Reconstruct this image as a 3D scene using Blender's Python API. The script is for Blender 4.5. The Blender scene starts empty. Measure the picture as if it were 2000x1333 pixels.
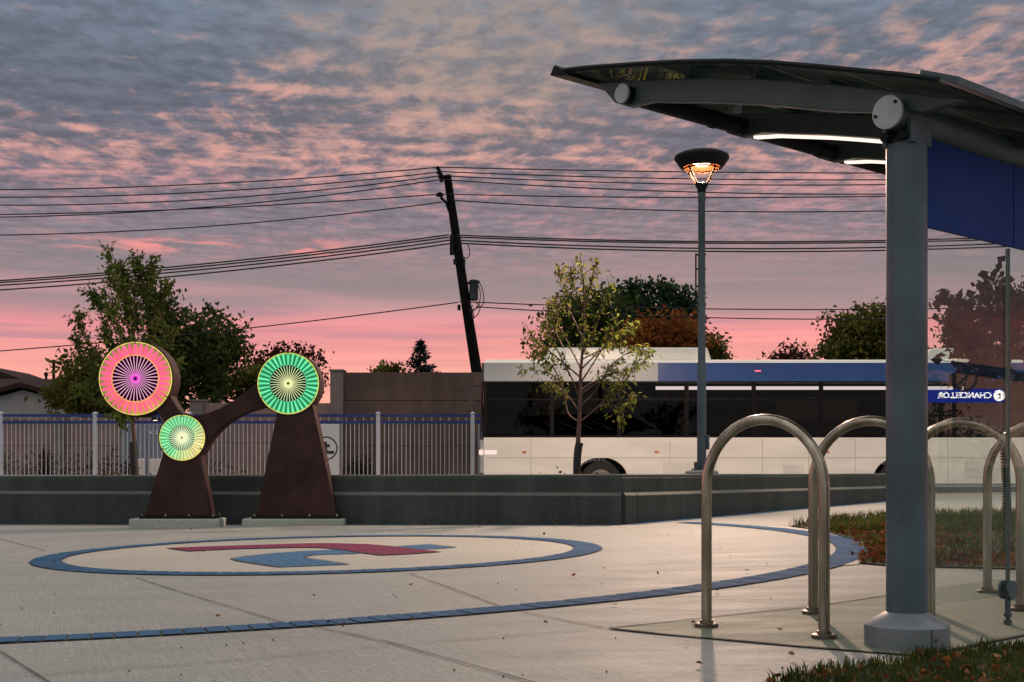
import bpy, bmesh, math, random
import numpy as np
from mathutils import Vector, Matrix
sc = bpy.context.scene
C = sc.collection
R = math.radians
# ------------------------------------------------------------------ camera
H = 0.77                 # tripod height above the plaza
F = 2450.0               # focal length in photograph pixels (2000 wide)
cam = bpy.data.cameras.new('camera'); camo = bpy.data.objects.new('camera', cam); C.objects.link(camo)
camo.location = (0, 0, H); camo.rotation_euler = (R(90), 0, 0)
cam.sensor_width = 36; cam.lens = 36 * F / 2000; cam.shift_y = 243.5 / 2000
cam.clip_start = 0.05; cam.clip_end = 3000
sc.camera = camo
sc.view_settings.view_transform = 'Standard'; sc.view_settings.look = 'None'
sc.view_settings.exposure = 0.16; sc.view_settings.gamma = 1.0
sc.cycles.max_bounces = 8; sc.cycles.transparent_max_bounces = 16
sc.cycles.caustics_reflective = False; sc.cycles.caustics_refractive = False
sc.cycles.sample_clamp_indirect = 4.0

def lin(r, g, b):
    def f(c):
        c /= 255.0
        return c / 12.92 if c <= 0.04045 else ((c + 0.055) / 1.055) ** 2.4
    return (f(r), f(g), f(b), 1.0)

# ------------------------------------------------------------------ node helpers
class NT:
    def __init__(s, tree): s.t = tree; s.n = tree.nodes; s.l = tree.links
    def new(s, typ, **kw):
        n = s.n.new(typ)
        for k, v in kw.items(): setattr(n, k, v)
        return n
    def put(s, sock, v):
        if hasattr(v, 'is_output') or isinstance(v, bpy.types.NodeSocket): s.l.new(v, sock)
        elif v is not None: sock.default_value = v
    def m(s, op, a, b=None, c=None, clamp=False):
        n = s.new('ShaderNodeMath', operation=op); n.use_clamp = clamp
        for i, v in enumerate((a, b, c)):
            if v is not None: s.put(n.inputs[i], v)
        return n.outputs[0]
    def vm(s, op, a, b=None):
        n = s.new('ShaderNodeVectorMath', operation=op)
        s.put(n.inputs[0], a)
        if b is not None: s.put(n.inputs[1], b)
        return n.outputs['Value'] if op in ('DOT_PRODUCT', 'LENGTH') else n.outputs[0]
    def comb(s, x, y, z):
        n = s.new('ShaderNodeCombineXYZ')
        for i, v in enumerate((x, y, z)): s.put(n.inputs[i], v)
        return n.outputs[0]
    def sep(s, v):
        n = s.new('ShaderNodeSeparateXYZ'); s.put(n.inputs[0], v); return n.outputs
    def noise(s, vec, scale, detail=4, rough=0.55, dist=0.0):
        n = s.new('ShaderNodeTexNoise'); s.put(n.inputs['Vector'], vec)
        n.inputs['Scale'].default_value = scale; n.inputs['Detail'].default_value = detail
        n.inputs['Roughness'].default_value = rough; n.inputs['Distortion'].default_value = dist
        return n.outputs[0]
    def mapr(s, v, a, b, c=0.0, d=1.0, smooth=True):
        n = s.new('ShaderNodeMapRange'); n.interpolation_type = 'SMOOTHSTEP' if smooth else 'LINEAR'
        for i, x in enumerate((v, a, b, c, d)): s.put(n.inputs[i], x)
        return n.outputs[0]
    def ramp(s, v, stops):
        n = s.new('ShaderNodeValToRGB'); e = n.color_ramp.elements
        while len(e) < len(stops): e.new(0.5)
        for i, (p, c) in enumerate(stops): e[i].position = p; e[i].color = c
        s.put(n.inputs[0], v); return n.outputs[0]
    def mix(s, f, a, b, blend='MIX'):
        n = s.new('ShaderNodeMix', data_type='RGBA', blend_type=blend)
        s.put(n.inputs[0], f); s.put(n.inputs[6], a); s.put(n.inputs[7], b); return n.outputs[2]

# ------------------------------------------------------------------ world: dusk sky with altocumulus
SUN_AZ, SUN_EL = 6.0, 2.0          # the sun has just gone down straight ahead
w = bpy.data.worlds.new('World'); sc.world = w; w.use_nodes = True
W = NT(w.node_tree); W.n.clear()
tc = W.new('ShaderNodeTexCoord').outputs['Generated']
dirv = W.vm('NORMALIZE', tc); dx, dy, dz = W.sep(dirv)[:3]
zc = W.m('MAXIMUM', dz, 0.03)
px_, py_ = W.m('DIVIDE', dx, zc), W.m('DIVIDE', dy, zc)
plane = W.comb(px_, py_, 0.0)
warp = W.noise(plane, 1.1, 2, 0.5)
plane2 = W.vm('ADD', plane, W.comb(W.m('MULTIPLY', warp, 0.35), W.m('MULTIPLY', warp, 0.2), 0.0))
cells = W.noise(W.comb(W.m('MULTIPLY', W.sep(plane2)[0], 1.0), W.m('ADD', W.m('MULTIPLY', W.sep(plane2)[1], 0.62), W.m('MULTIPLY', W.sep(plane2)[0], 0.22)), 1.7), 12.5, 7, 0.60, 0.15)
rows = W.noise(W.comb(W.m('ADD', W.m('MULTIPLY', px_, 0.8), W.m('MULTIPLY', py_, 0.5)), W.m('ADD', W.m('MULTIPLY', py_, 2.1), W.m('MULTIPLY', px_, -0.5)), 4.0), 4.2, 4, 0.5, 0.2)
big = W.noise(W.comb(px_, py_, 9.3), 0.85, 3, 0.5)
az = W.m('DIVIDE', dx, W.m('MAXIMUM', dy, 0.05))
wisps = W.noise(W.comb(W.m('MULTIPLY', az, 3.2), W.m('MULTIPLY', dz, 62.0), 2.0), 1.0, 6, 0.6, 0.5)
wband = W.noise(W.comb(W.m('MULTIPLY', az, 1.3), W.m('MULTIPLY', dz, 30.0), 7.0), 1.0, 3, 0.5, 0.2)
zr = W.m('MULTIPLY', dz, 2.5)       # ramp coordinate: elevation sine 0..0.4
P = lambda z: z * 2.5
dark = W.ramp(zr, [(0.0, lin(236, 168, 150)), (P(.070), lin(240, 160, 150)), (P(.106), lin(222, 143, 149)), (P(.121), lin(166, 137, 143)),
                   (P(.142), lin(140, 129, 134)), (P(.185), lin(131, 122, 133)), (P(.23), lin(112, 109, 123)), (P(.28), lin(103, 108, 123)), (P(.345), lin(112, 124, 140))])
lit = W.ramp(zr, [(0.0, lin(255, 196, 172)), (P(.075), lin(255, 172, 158)), (P(.108), lin(246, 150, 154)), (P(.124), lin(196, 148, 153)),
                  (P(.20), lin(206, 146, 152)), (P(.235), lin(222, 164, 152)), (P(.28), lin(222, 166, 152)), (P(.345), lin(160, 144, 138))])
mott = W.m('ADD', W.m('MULTIPLY', cells, 0.64), W.m('MULTIPLY', rows, 0.36))
mott = W.m('ADD', mott, W.m('MULTIPLY', W.m('SUBTRACT', big, 0.5), 0.45))
leftdark = W.mapr(az, -0.42, -0.05, -0.05, 0.015)
mott = W.m('ADD', mott, W.m('MULTIPLY', leftdark, W.mapr(dz, 0.2, 0.3)))
mott = W.m('ADD', mott, W.m('MULTIPLY', W.mapr(dz, 0.285, 0.345), -0.02))
fm_hi = W.mapr(W.m('ADD', mott, W.mapr(az, -0.40, -0.10, -0.022, 0.0)), 0.435, 0.70)
fm_lo = W.mapr(W.m('ADD', W.m('MULTIPLY', wisps, 0.6), W.m('MULTIPLY', wband, 0.5)), 0.47, 0.68)
blend = W.mapr(dz, 0.125, 0.185)
fm = W.m('ADD', W.m('MULTIPLY', fm_hi, blend), W.m('MULTIPLY', fm_lo, W.m('SUBTRACT', 1.0, blend)))
calm = W.m('SUBTRACT', 1.0, W.m('MULTIPLY', W.m('MULTIPLY', W.mapr(dz, 0.125, 0.15), W.mapr(dz, 0.215, 0.17)), 0.55))
fm = W.m('MULTIPLY', fm, calm)
fine = W.noise(W.comb(px_, W.m('MULTIPLY', py_, 0.8), 3.3), 17.0, 4, 0.6, 0.1)
tone = W.mapr(W.m('ADD', W.m('MULTIPLY', fine, 0.6), W.m('MULTIPLY', rows, 0.4)), 0.36, 0.64, 0.80, 1.16)
tonef = W.m('ADD', 1.0, W.m('MULTIPLY', W.m('SUBTRACT', tone, 1.0), W.mapr(dz, 0.13, 0.2)))
dk = W.vm('SCALE', dark); W.put(dk.node.inputs['Scale'], tonef)
front = W.mix(fm, dk, lit)
wm = W.m('MULTIPLY', W.mapr(W.m('ABSOLUTE', W.m('ADD', W.m('SUBTRACT', dz, 0.170), W.m('MULTIPLY', az, -0.012))), 0.011, 0.0), W.mapr(W.noise(W.comb(W.m('MULTIPLY', az, 22.0), W.m('MULTIPLY', dz, 150.0), 5.0), 1.0, 6, 0.6, 0.4), 0.44, 0.66))
wm = W.m('MULTIPLY', wm, W.m('MULTIPLY', W.mapr(az, -0.40, -0.34), W.mapr(az, -0.06, -0.16)))
front = W.mix(W.m('MULTIPLY', wm, 0.95), front, lin(240, 150, 146))
lowd = W.m('MULTIPLY', W.mapr(W.noise(W.comb(W.m('MULTIPLY', az, 2.6), W.m('MULTIPLY', dz, 95.0), 11.0), 1.0, 5, 0.6, 0.5), 0.47, 0.66), W.m('MULTIPLY', W.mapr(dz, 0.068, 0.09), W.mapr(dz, 0.135, 0.115)))
front = W.mix(W.m('MULTIPLY', lowd, 0.7), front, lin(178, 134, 146))
# creamy glow high in the middle, blue grey veil high on the left
crm = W.m('MULTIPLY', W.mapr(dz, 0.22, 0.31), W.mapr(W.m('ABSOLUTE', W.m('ADD', az, 0.03)), 0.22, 0.0))
front = W.mix(W.m('MULTIPLY', crm, W.mapr(cells, 0.35, 0.6, 0.3, 0.75)), front, lin(166, 148, 138))
# overhead: unseen cloud deck brightened to light the ground; behind the camera: dusk grey
zen = W.mix(W.mapr(cells, 0.4, 0.65), (0.68, 0.69, 0.67, 1), (0.86, 0.84, 0.80, 1))
sky = W.mix(W.mapr(dz, 0.37, 0.62), front, zen)
backc = W.mix(W.mapr(cells, 0.42, 0.62), (0.34, 0.37, 0.40, 1), (0.50, 0.47, 0.46, 1))
backc = W.mix(W.mapr(dz, 0.30, 0.0, 0.0, 0.7), backc, (0.66, 0.60, 0.54, 1))  # warm low glow added out of view to brighten camera-facing sides
backc = W.mix(W.mapr(dz, 0.37, 0.62), backc, zen)
sky = W.mix(W.mapr(dy, 0.35, -0.25), sky, backc)
nish = W.new('ShaderNodeTexSky'); nish.sky_type = 'NISHITA'; nish.sun_disc = False
nish.sun_elevation = R(SUN_EL); nish.sun_rotation = R(SUN_AZ)
bg1 = W.new('ShaderNodeBackground'); W.put(bg1.inputs[0], sky); bg1.inputs[1].default_value = 1.0
bg2 = W.new('ShaderNodeBackground'); W.put(bg2.inputs[0], nish.outputs[0]); bg2.inputs[1].default_value = 0.05
mixw = W.new('ShaderNodeMixShader'); mixw.inputs[0].default_value = 0.06
W.l.new(bg1.outputs[0], mixw.inputs[1]); W.l.new(bg2.outputs[0], mixw.inputs[2])
W.l.new(mixw.outputs[0], W.new('ShaderNodeOutputWorld').inputs[0])
# faint, very soft afterglow from where the sun went down
sl = bpy.data.lights.new('sun', 'SUN'); so = bpy.data.objects.new('sun', sl); C.objects.link(so)
sl.energy = 0.35; sl.angle = R(25); sl.color = (1.0, 0.62, 0.5)
az_ = R(SUN_AZ); el_ = R(9)
sd = Vector((math.sin(az_) * math.cos(el_), math.cos(az_) * math.cos(el_), math.sin(el_)))
so.rotation_euler = sd.to_track_quat('Z', 'Y').to_euler()

# ------------------------------------------------------------------ placing helpers
def at(px, py, d):
    return Vector(((px - 1000) / F * d, d, H - (py - 910) / F * d))
def gz(x): return 0.015 * x                       # the plaza drains gently to the left
def G(px, py):
    d = F * H / (py - 910 + 0.015 * (px - 1000)); x = (px - 1000) / F * d
    return Vector((x, d, gz(x)))

# ------------------------------------------------------------------ object helpers
def tag(o, label=None, cat=None, group=None, kind=None):
    if label: o['label'] = label
    if cat: o['category'] = cat
    if group: o['group'] = group
    if kind: o['kind'] = kind
    return o
def thing(name, label, cat, loc, group=None):
    o = bpy.data.objects.new(name, None); C.objects.link(o); o.location = loc
    o.empty_display_size = 0.2
    return tag(o, label, cat, group)
def wloc(o):
    v = Vector((0, 0, 0))
    while o: v += o.location; o = o.parent
    return v
class MB:
    def __init__(s): s.v = []; s.f = []; s.col = None
    def add(s, vs, fs):
        o = len(s.v); s.v += [tuple(v) for v in vs]; s.f += [tuple(i + o for i in f) for f in fs]; return s
    def box(s, a, b):
        x0, y0, z0 = a; x1, y1, z1 = b
        return s.add([(x0,y0,z0),(x1,y0,z0),(x1,y1,z0),(x0,y1,z0),(x0,y0,z1),(x1,y0,z1),(x1,y1,z1),(x0,y1,z1)],
                     [(0,3,2,1),(4,5,6,7),(0,1,5,4),(1,2,6,5),(2,3,7,6),(3,0,4,7)])
    def obox(s, o, ax, ay, az):
        o, ax, ay, az = map(Vector, (o, ax, ay, az))
        vs = [o, o+ax, o+ax+ay, o+ay, o+az, o+ax+az, o+ax+ay+az, o+ay+az]
        fs = [(0,3,2,1),(4,5,6,7),(0,1,5,4),(1,2,6,5),(2,3,7,6),(3,0,4,7)]
        if ax.cross(ay).dot(az) < 0: fs = [f[::-1] for f in fs]
        return s.add(vs, fs)
    def tube(s, pts, rad, n=8, cap=True, up=None):
        pts = [Vector(p) for p in pts]
        if not hasattr(rad, '__len__'): rad = [rad] * len(pts)
        o = len(s.v); prev = None
        for i, p in enumerate(pts):
            d = (pts[min(i+1, len(pts)-1)] - pts[max(i-1, 0)]).normalized()
            if prev is None:
                a = Vector((0,0,1)) if abs(d.z) < 0.9 else Vector((1,0,0)); prev = d.cross(a).normalized()
            x = (prev - d * prev.dot(d)).normalized(); prev = x; y = d.cross(x)
            for k in range(n):
                t = 2 * math.pi * k / n; s.v.append(tuple(p + (x * math.cos(t) + y * math.sin(t)) * rad[i]))
        for i in range(len(pts) - 1):
            for k in range(n):
                a = o + i * n + k; b = o + i * n + (k + 1) % n
                s.f.append((a, b, b + n, a + n))
        if cap:
            s.f.append(tuple(o + k for k in range(n))[::-1]); s.f.append(tuple(o + (len(pts)-1) * n + k for k in range(n)))
        return s
    def lathe(s, c, prof, n=32, axis='z', cap=True):
        c = Vector(c); o = len(s.v)
        for r, h in prof:
            for k in range(n):
                t = 2 * math.pi * k / n; x, y = r * math.cos(t), r * math.sin(t)
                s.v.append(tuple(c + (Vector((x, y, h)) if axis == 'z' else Vector((x, h, y)))))
        for i in range(len(prof) - 1):
            for k in range(n):
                a = o + i * n + k; b = o + i * n + (k + 1) % n
                s.f.append((a, b, b + n, a + n) if axis == 'z' else (a, a + n, b + n, b))
        if not cap: return s
        s.f.append(tuple(o + k for k in range(n))[::-1] if axis == 'z' else tuple(o + k for k in range(n)))
        e = o + (len(prof) - 1) * n
        s.f.append(tuple(e + k for k in range(n)) if axis == 'z' else tuple(e + k for k in range(n))[::-1])
        return s
    def prism(s, poly, ext):
        """poly: list of 3D points (planar), ext: extrusion vector"""
        poly = [Vector(p) for p in poly]; e = Vector(ext); n = len(poly)
        nrm = Vector((0, 0, 0))
        for i in range(n): nrm += poly[i].cross(poly[(i+1) % n])
        if nrm.dot(e) > 0: poly = poly[::-1]
        vs = poly + [p + e for p in poly]
        fs = [tuple(range(n)), tuple(range(n, 2*n))[::-1]] + [(i, i+n, (i+1) % n + n, (i+1) % n) for i in range(n)]
        return s.add(vs, fs)
    def build(s, name, mat, parent=None, smooth=True, angle=35, bevel=0, label=None, cat=None, group=None, kind=None, loc=None):
        off = wloc(parent) if parent else Vector(loc or (0, 0, 0))
        me = bpy.data.meshes.new(name)
        me.from_pydata([(v[0]-off.x, v[1]-off.y, v[2]-off.z) for v in s.v], [], s.f)
        me.update()
        if mat: me.materials.append(mat)
        if smooth:
            me.polygons.foreach_set('use_smooth', [True] * len(me.polygons))
            me.set_sharp_from_angle(angle=R(angle))
        if s.col is not None:
            a = me.color_attributes.new('glow', 'FLOAT_COLOR', 'POINT')
            a.data.foreach_set('color', np.asarray(s.col, dtype=np.float32).ravel())
        o = bpy.data.objects.new(name, me); C.objects.link(o)
        if parent: o.parent = parent
        else: o.location = off
        if bevel:
            b = o.modifiers.new('bevel', 'BEVEL'); b.width = bevel; b.segments = 2; b.limit_method = 'ANGLE'; b.angle_limit = R(40)
        return tag(o, label, cat, group, kind)
def text(name, body, size, mat, mtx, parent=None, ext=0.002, align='CENTER'):
    cu = bpy.data.curves.new(name, 'FONT'); cu.body = body; cu.size = size; cu.extrude = ext
    cu.align_x = align; cu.align_y = 'CENTER'; cu.materials.append(mat); cu.offset = size * 0.012
    tmp = bpy.data.objects.new(name, cu); C.objects.link(tmp)
    me = bpy.data.meshes.new_from_object(tmp.evaluated_get(bpy.context.evaluated_depsgraph_get()))
    bpy.data.objects.remove(tmp); o = bpy.data.objects.new(name, me); C.objects.link(o)
    if not me.materials: me.materials.append(mat)
    if parent:
        o.parent = parent; mtx = Matrix.Translation(-wloc(parent)) @ mtx
    o.matrix_local = mtx
    return o

# ------------------------------------------------------------------ materials
MATS = {}
def mat(name, col, rough=0.6, metal=0.0, spec=0.5, var=0.0, vscale=3.0, bump=0.0, bscale=60.0, emit=None, estr=0.0, stretch=None):
    if name in MATS: return MATS[name]
    m = bpy.data.materials.new(name); m.use_nodes = True; T = NT(m.node_tree); b = T.n['Principled BSDF']
    c = tuple(col) + ((1,) if len(col) == 3 else ())
    b.inputs['Base Color'].default_value = c; b.inputs['Roughness'].default_value = rough
    b.inputs['Metallic'].default_value = metal; b.inputs['Specular IOR Level'].default_value = spec
    if var or bump:
        pos = T.new('ShaderNodeNewGeometry').outputs['Position']
        if stretch: pos = T.vm('MULTIPLY', pos, stretch)
    if var:
        n = T.noise(pos, vscale, 6, 0.62)
        f = T.mapr(n, 0.3, 0.7, 1 - var, 1 + var)
        vmn = T.vm('SCALE', c[:3]); T.put(vmn.node.inputs['Scale'], f); T.put(b.inputs['Base Color'], vmn)
        T.put(b.inputs['Roughness'], T.mapr(n, 0.3, 0.7, min(1, rough * 1.15), rough * 0.85))
    if bump:
        bn = T.new('ShaderNodeBump'); bn.inputs['Strength'].default_value = bump; bn.inputs['Distance'].default_value = 0.01
        T.put(bn.inputs['Height'], T.noise(pos, bscale, 5, 0.6)); T.put(b.inputs['Normal'], bn.outputs[0])
    if emit:
        b.inputs['Emission Color'].default_value = tuple(emit) + (1,); b.inputs['Emission Strength'].default_value = estr
    MATS[name] = m; return m
def emat(name, col, s):
    if name in MATS: return MATS[name]
    m = bpy.data.materials.new(name); m.use_nodes = True; T = NT(m.node_tree); T.n.clear()
    e = T.new('ShaderNodeEmission'); e.inputs[0].default_value = tuple(col[:3]) + (1,); e.inputs[1].default_value = s
    T.l.new(e.outputs[0], T.new('ShaderNodeOutputMaterial').inputs[0]); MATS[name] = m; return m
def leafmat(name, cols, trans=0.5):
    m = bpy.data.materials.new(name); m.use_nodes = True; T = NT(m.node_tree); T.n.clear()
    g = T.new('ShaderNodeNewGeometry'); rnd = g.outputs['Random Per Island']
    st = [(i / max(1, len(cols) - 1), tuple(c) + (1,)) for i, c in enumerate(cols)]
    c = T.ramp(rnd, st)
    n = T.noise(g.outputs['Position'], 0.9, 2)
    sc_ = T.vm('SCALE', c); T.put(sc_.node.inputs['Scale'], T.mapr(n, 0.35, 0.65, 0.6, 1.4))
    d = T.new('ShaderNodeBsdfDiffuse'); t = T.new('ShaderNodeBsdfTranslucent'); mx = T.new('ShaderNodeMixShader')
    T.put(d.inputs[0], sc_); T.put(t.inputs[0], sc_); mx.inputs[0].default_value = trans
    T.l.new(d.outputs[0], mx.inputs[1]); T.l.new(t.outputs[0], mx.inputs[2])
    T.l.new(mx.outputs[0], T.new('ShaderNodeOutputMaterial').inputs[0]); return m
def glassmat(name, tint, f0=0.045, gain=1.0, dirt=0.0):
    m = bpy.data.materials.new(name); m.use_nodes = True; T = NT(m.node_tree); T.n.clear()
    g = T.new('ShaderNodeNewGeometry')
    ca = T.m('ABSOLUTE', T.vm('DOT_PRODUCT', g.outputs['Normal'], g.outputs['Incoming']))
    p = T.m('POWER', T.m('SUBTRACT', 1.0, ca, clamp=True), 5.0)
    fr = T.m('MULTIPLY', T.m('ADD', f0, T.m('MULTIPLY', p, 1 - f0)), gain, clamp=True)
    tr = T.new('ShaderNodeBsdfTransparent'); tr.inputs[0].default_value = tuple(tint) + (1,)
    gl = T.new('ShaderNodeBsdfGlossy'); gl.inputs['Roughness'].default_value = 0.0
    mx = T.new('ShaderNodeMixShader'); T.put(mx.inputs[0], fr)
    T.l.new(tr.outputs[0], mx.inputs[1]); T.l.new(gl.outputs[0], mx.inputs[2])
    out = mx.outputs[0]
    if dirt:
        df = T.new('ShaderNodeBsdfDiffuse'); df.inputs[0].default_value = (0.5, 0.52, 0.5, 1)
        m2 = T.new('ShaderNodeMixShader'); T.put(m2.inputs[0], T.mapr(T.noise(g.outputs['Position'], 2.5, 6, 0.7), 0.35, 0.75, 0, dirt))
        T.l.new(out, m2.inputs[1]); T.l.new(df.outputs[0], m2.inputs[2]); out = m2.outputs[0]
    T.l.new(out, T.new('ShaderNodeOutputMaterial').inputs[0]); return m
def concrete(name, c1, c2, speck=0.5, broom=None, rough=0.75, bump=0.5, stain=0.42, spec=0.4, streak=0.0):
    m = bpy.data.materials.new(name); m.use_nodes = True; T = NT(m.node_tree); b = T.n['Principled BSDF']
    pos = T.new('ShaderNodeNewGeometry').outputs['Position']
    f = T.mapr(T.noise(pos, 0.55, 4, 0.6), 0.35, 0.68)
    c = T.mix(f, tuple(c1) + (1,), tuple(c2) + (1,))
    big = T.noise(pos, 0.16, 2, 0.5)
    c = T.mix(T.mapr(big, 0.35, 0.65, 0.28, 0.0), c, (c1[0]*0.72, c1[1]*0.76, c1[2]*0.75, 1))
    if streak:
        vs = T.noise(T.vm('MULTIPLY', pos, (2.6, 2.6, 0.22)), 1.0, 6, 0.65, 0.2)
        c = T.mix(T.mapr(vs, 0.46, 0.66, 0.0, streak), c, (c2[0]*1.9, c2[1]*1.9, c2[2]*1.85, 1))
        c = T.mix(T.mapr(vs, 0.50, 0.34, 0.0, streak), c, (c1[0]*0.4, c1[1]*0.4, c1[2]*0.4, 1))
    st = T.noise(T.vm('MULTIPLY', pos, (0.6, 2.0, 1.0)), 1.6, 7, 0.68, 0.4)
    c = T.mix(T.mapr(st, 0.42, 0.72, 0, stain), c, (c1[0]*0.45, c1[1]*0.48, c1[2]*0.46, 1))
    sp = T.noise(pos, 85, 3, 0.75)
    c = T.mix(T.mapr(sp, 0.40, 0.62, speck, 0.0), c, (c1[0]*0.38, c1[1]*0.38, c1[2]*0.38, 1))
    gr_ = T.noise(pos, 24, 4, 0.7)
    c = T.mix(T.mapr(gr_, 0.36, 0.58, 0.30, 0.0), c, (c1[0]*0.5, c1[1]*0.53, c1[2]*0.54, 1))
    c = T.mix(T.mapr(gr_, 0.56, 0.72, 0.0, 0.30), c, (min(1, c2[0]*1.3), min(1, c2[1]*1.3), min(1, c2[2]*1.3), 1))
    h = T.noise(pos, 70, 5, 0.7)
    if broom:
        x, y, _ = T.sep(pos)[:3]
        s = T.m('ADD', T.m('MULTIPLY', x, broom[0]), T.m('MULTIPLY', y, broom[1]))
        q = T.m('SUBTRACT', T.m('MULTIPLY', x, broom[1]), T.m('MULTIPLY', y, broom[0]))
        bn = T.noise(T.comb(T.m('MULTIPLY', s, 85.0), T.m('MULTIPLY', q, 1.8), 0.0), 1.0, 4, 0.7)
        c = T.mix(T.mapr(bn, 0.42, 0.6, 0.38, 0.0), c, (c1[0]*0.5, c1[1]*0.52, c1[2]*0.52, 1))
        h = T.m('ADD', T.m('MULTIPLY', h, 0.5), bn)
    T.put(b.inputs['Base Color'], c)
    T.put(b.inputs['Roughness'], T.mapr(st, 0.3, 0.7, rough, rough - 0.15)); b.inputs['Specular IOR Level'].default_value = spec
    bp = T.new('ShaderNodeBump'); bp.inputs['Strength'].default_value = bump; bp.inputs['Distance'].default_value = 0.006
    T.put(bp.inputs['Height'], h); T.put(b.inputs['Normal'], bp.outputs[0]); MATS[name] = m; return m

M_PLAZA = concrete('plaza concrete', (0.38, 0.37, 0.345), (0.455, 0.44, 0.41), broom=(0.94, 0.34))
M_DISC = concrete('emblem concrete', (0.44, 0.40, 0.345), (0.50, 0.45, 0.385), speck=0.2, stain=0.15, bump=0.2)
M_PAD = concrete('pad concrete', (0.175, 0.20, 0.15), (0.225, 0.245, 0.185), speck=0.3, stain=0.3)  # greenish cast of the strip lights put into the base colour
M_WALLC = concrete('shaded planter concrete', (0.044, 0.054, 0.052), (0.070, 0.079, 0.076), speck=0.25, stain=0.3, rough=0.85, bump=0.6, spec=0.25, streak=0.22)  # shade on the wall front put into a near-black base colour
M_LITEDGE = concrete('lit edge concrete', (0.12, 0.13, 0.12), (0.17, 0.175, 0.165), speck=0.3, stain=0.4, rough=0.85)  # paler copy of the wall concrete, with the light on its edges painted in
M_CURB = concrete('curb concrete', (0.36, 0.35, 0.33), (0.44, 0.42, 0.39))
M_FOOT = concrete('footing concrete', (0.42, 0.45, 0.40), (0.5, 0.52, 0.46), speck=0.3)
M_SOUND = concrete('sound wall', (0.125, 0.078, 0.066), (0.16, 0.102, 0.088), speck=0.2, rough=0.9, spec=0.2, streak=0.2)
M_SOUNDP = concrete('sound wall pillar', (0.21, 0.165, 0.15), (0.25, 0.20, 0.18), speck=0.15, rough=0.9, spec=0.2)
M_SOUNDLIT = concrete('lamp-lit sound wall', (0.26, 0.165, 0.15), (0.31, 0.20, 0.18), speck=0.2, rough=0.9, spec=0.2, streak=0.15)  # stronger lamp light on the left walls put into a paler wall colour
M_ASPH = concrete('asphalt', (0.05, 0.05, 0.052), (0.065, 0.063, 0.063), rough=0.85)
M_SOIL = mat('soil', (0.06, 0.042, 0.03), 0.95, var=0.4, vscale=12, bump=0.8, bscale=40)
M_GROUND = mat('turf ground', (0.035, 0.045, 0.018), 0.95, var=0.4, vscale=1.5)
M_JOINT = mat('joint sand', (0.06, 0.052, 0.045), 0.95)
M_STEELP = mat('painted grey steel', (0.058, 0.086, 0.105), 0.40, metal=0.2, var=0.2, vscale=4, bump=0.03, bscale=200)
M_ROOFST = mat('roof steel', (0.045, 0.062, 0.062), 0.5, var=0.15, vscale=3)
M_DARKST = mat('dark steel', (0.008, 0.010, 0.012), 0.6, spec=0.15)
M_BLACK = mat('black plastic', (0.010, 0.010, 0.011), 0.55, bump=0.1)
M_STAINL = mat('satin stainless', (0.36, 0.30, 0.24), 0.24, 1.0, var=0.4, vscale=9, stretch=(1, 1, 0.25))
M_CORTEN = mat('weathering steel', (0.031, 0.0095, 0.009), 0.7, var=0.30, vscale=2.6, bump=0.15, bscale=30, spec=0.35)
M_WHITEP = mat('white fence paint', (0.58, 0.57, 0.63), 0.5, var=0.06, vscale=3)
M_BLUEP = mat('blue rail paint', (0.012, 0.035, 0.20), 0.4, var=0.1)
M_BUSW = mat('white bus paint', (0.76, 0.74, 0.69), 0.22, var=0.09, vscale=1.6, stretch=(.35, 1, 1.4))
M_BUSB = mat('blue bus paint', (0.012, 0.055, 0.22), 0.25, var=0.15, vscale=0.7)
M_BUSG = mat('silver bus paint', (0.30, 0.34, 0.37), 0.3, var=0.1, vscale=0.7)
M_RUBBER = mat('tyre rubber', (0.012, 0.012, 0.012), 0.8)
M_WOODP = mat('creosoted wood', (0.008, 0.0065, 0.006), 0.9, spec=.1, var=0.3, vscale=6, stretch=(1, 1, 0.1), bump=0.4, bscale=30)
M_WIRE = mat('black cable', (0.008, 0.008, 0.008), 0.6)
M_BARK = mat('red brown bark', (0.095, 0.045, 0.036), 0.8, var=0.3, vscale=20, bump=0.4)
M_BARKD = mat('dark bark', (0.035, 0.025, 0.02), 0.9, var=0.3, vscale=10, bump=0.5)
M_GLASS = glassmat('shelter glass', (0.92, 0.96, 0.94), 0.045, 0.55, dirt=0.02)
M_ROOFGL = glassmat('tinted roof glazing', (0.13, 0.19, 0.165), 0.05, 0.9, dirt=0.3)
M_FRAME = mat('bus window frame', (.004, .004, .005), .5, spec=.1)
M_BUSGL = glassmat('tinted bus glass', (0.20, 0.20, 0.22), 0.04, 0.35)

# ================================================================== SETTING
def sheet(name, pts, z, m, kind='structure', follow=True):
    b = MB(); vs = [(p[0], p[1], (gz(p[0]) if follow else 0) + z) for p in pts]
    a = sum(vs[i][0] * vs[(i+1) % len(vs)][1] - vs[(i+1) % len(vs)][0] * vs[i][1] for i in range(len(vs)))
    if a < 0: vs = vs[::-1]
    b.add(vs, [tuple(range(len(vs)))])
    return b.build(name, m, smooth=False, kind=kind)
sheet('ground', [(-900, -300), (900, -300), (900, 1600), (-900, 1600)], -0.45, M_GROUND, follow=False)
b = MB(); b.prism([(-24, -8, gz(-24)), (20, -8, gz(20)), (20, 28.2, gz(20)), (-24, 28.2, gz(-24))], (0, 0, -0.4))
b.build('plaza', M_PLAZA, smooth=False, kind='structure')
sheet('road', [(-120, 28.22), (120, 28.22), (120, 35.6), (-120, 35.6)], -0.08, M_ASPH, follow=False)
MB().box((-120, 35.6, -0.3), (120, 42.5, 0.17)).build('far_pavement', M_CURB, smooth=False, kind='structure')
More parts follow.
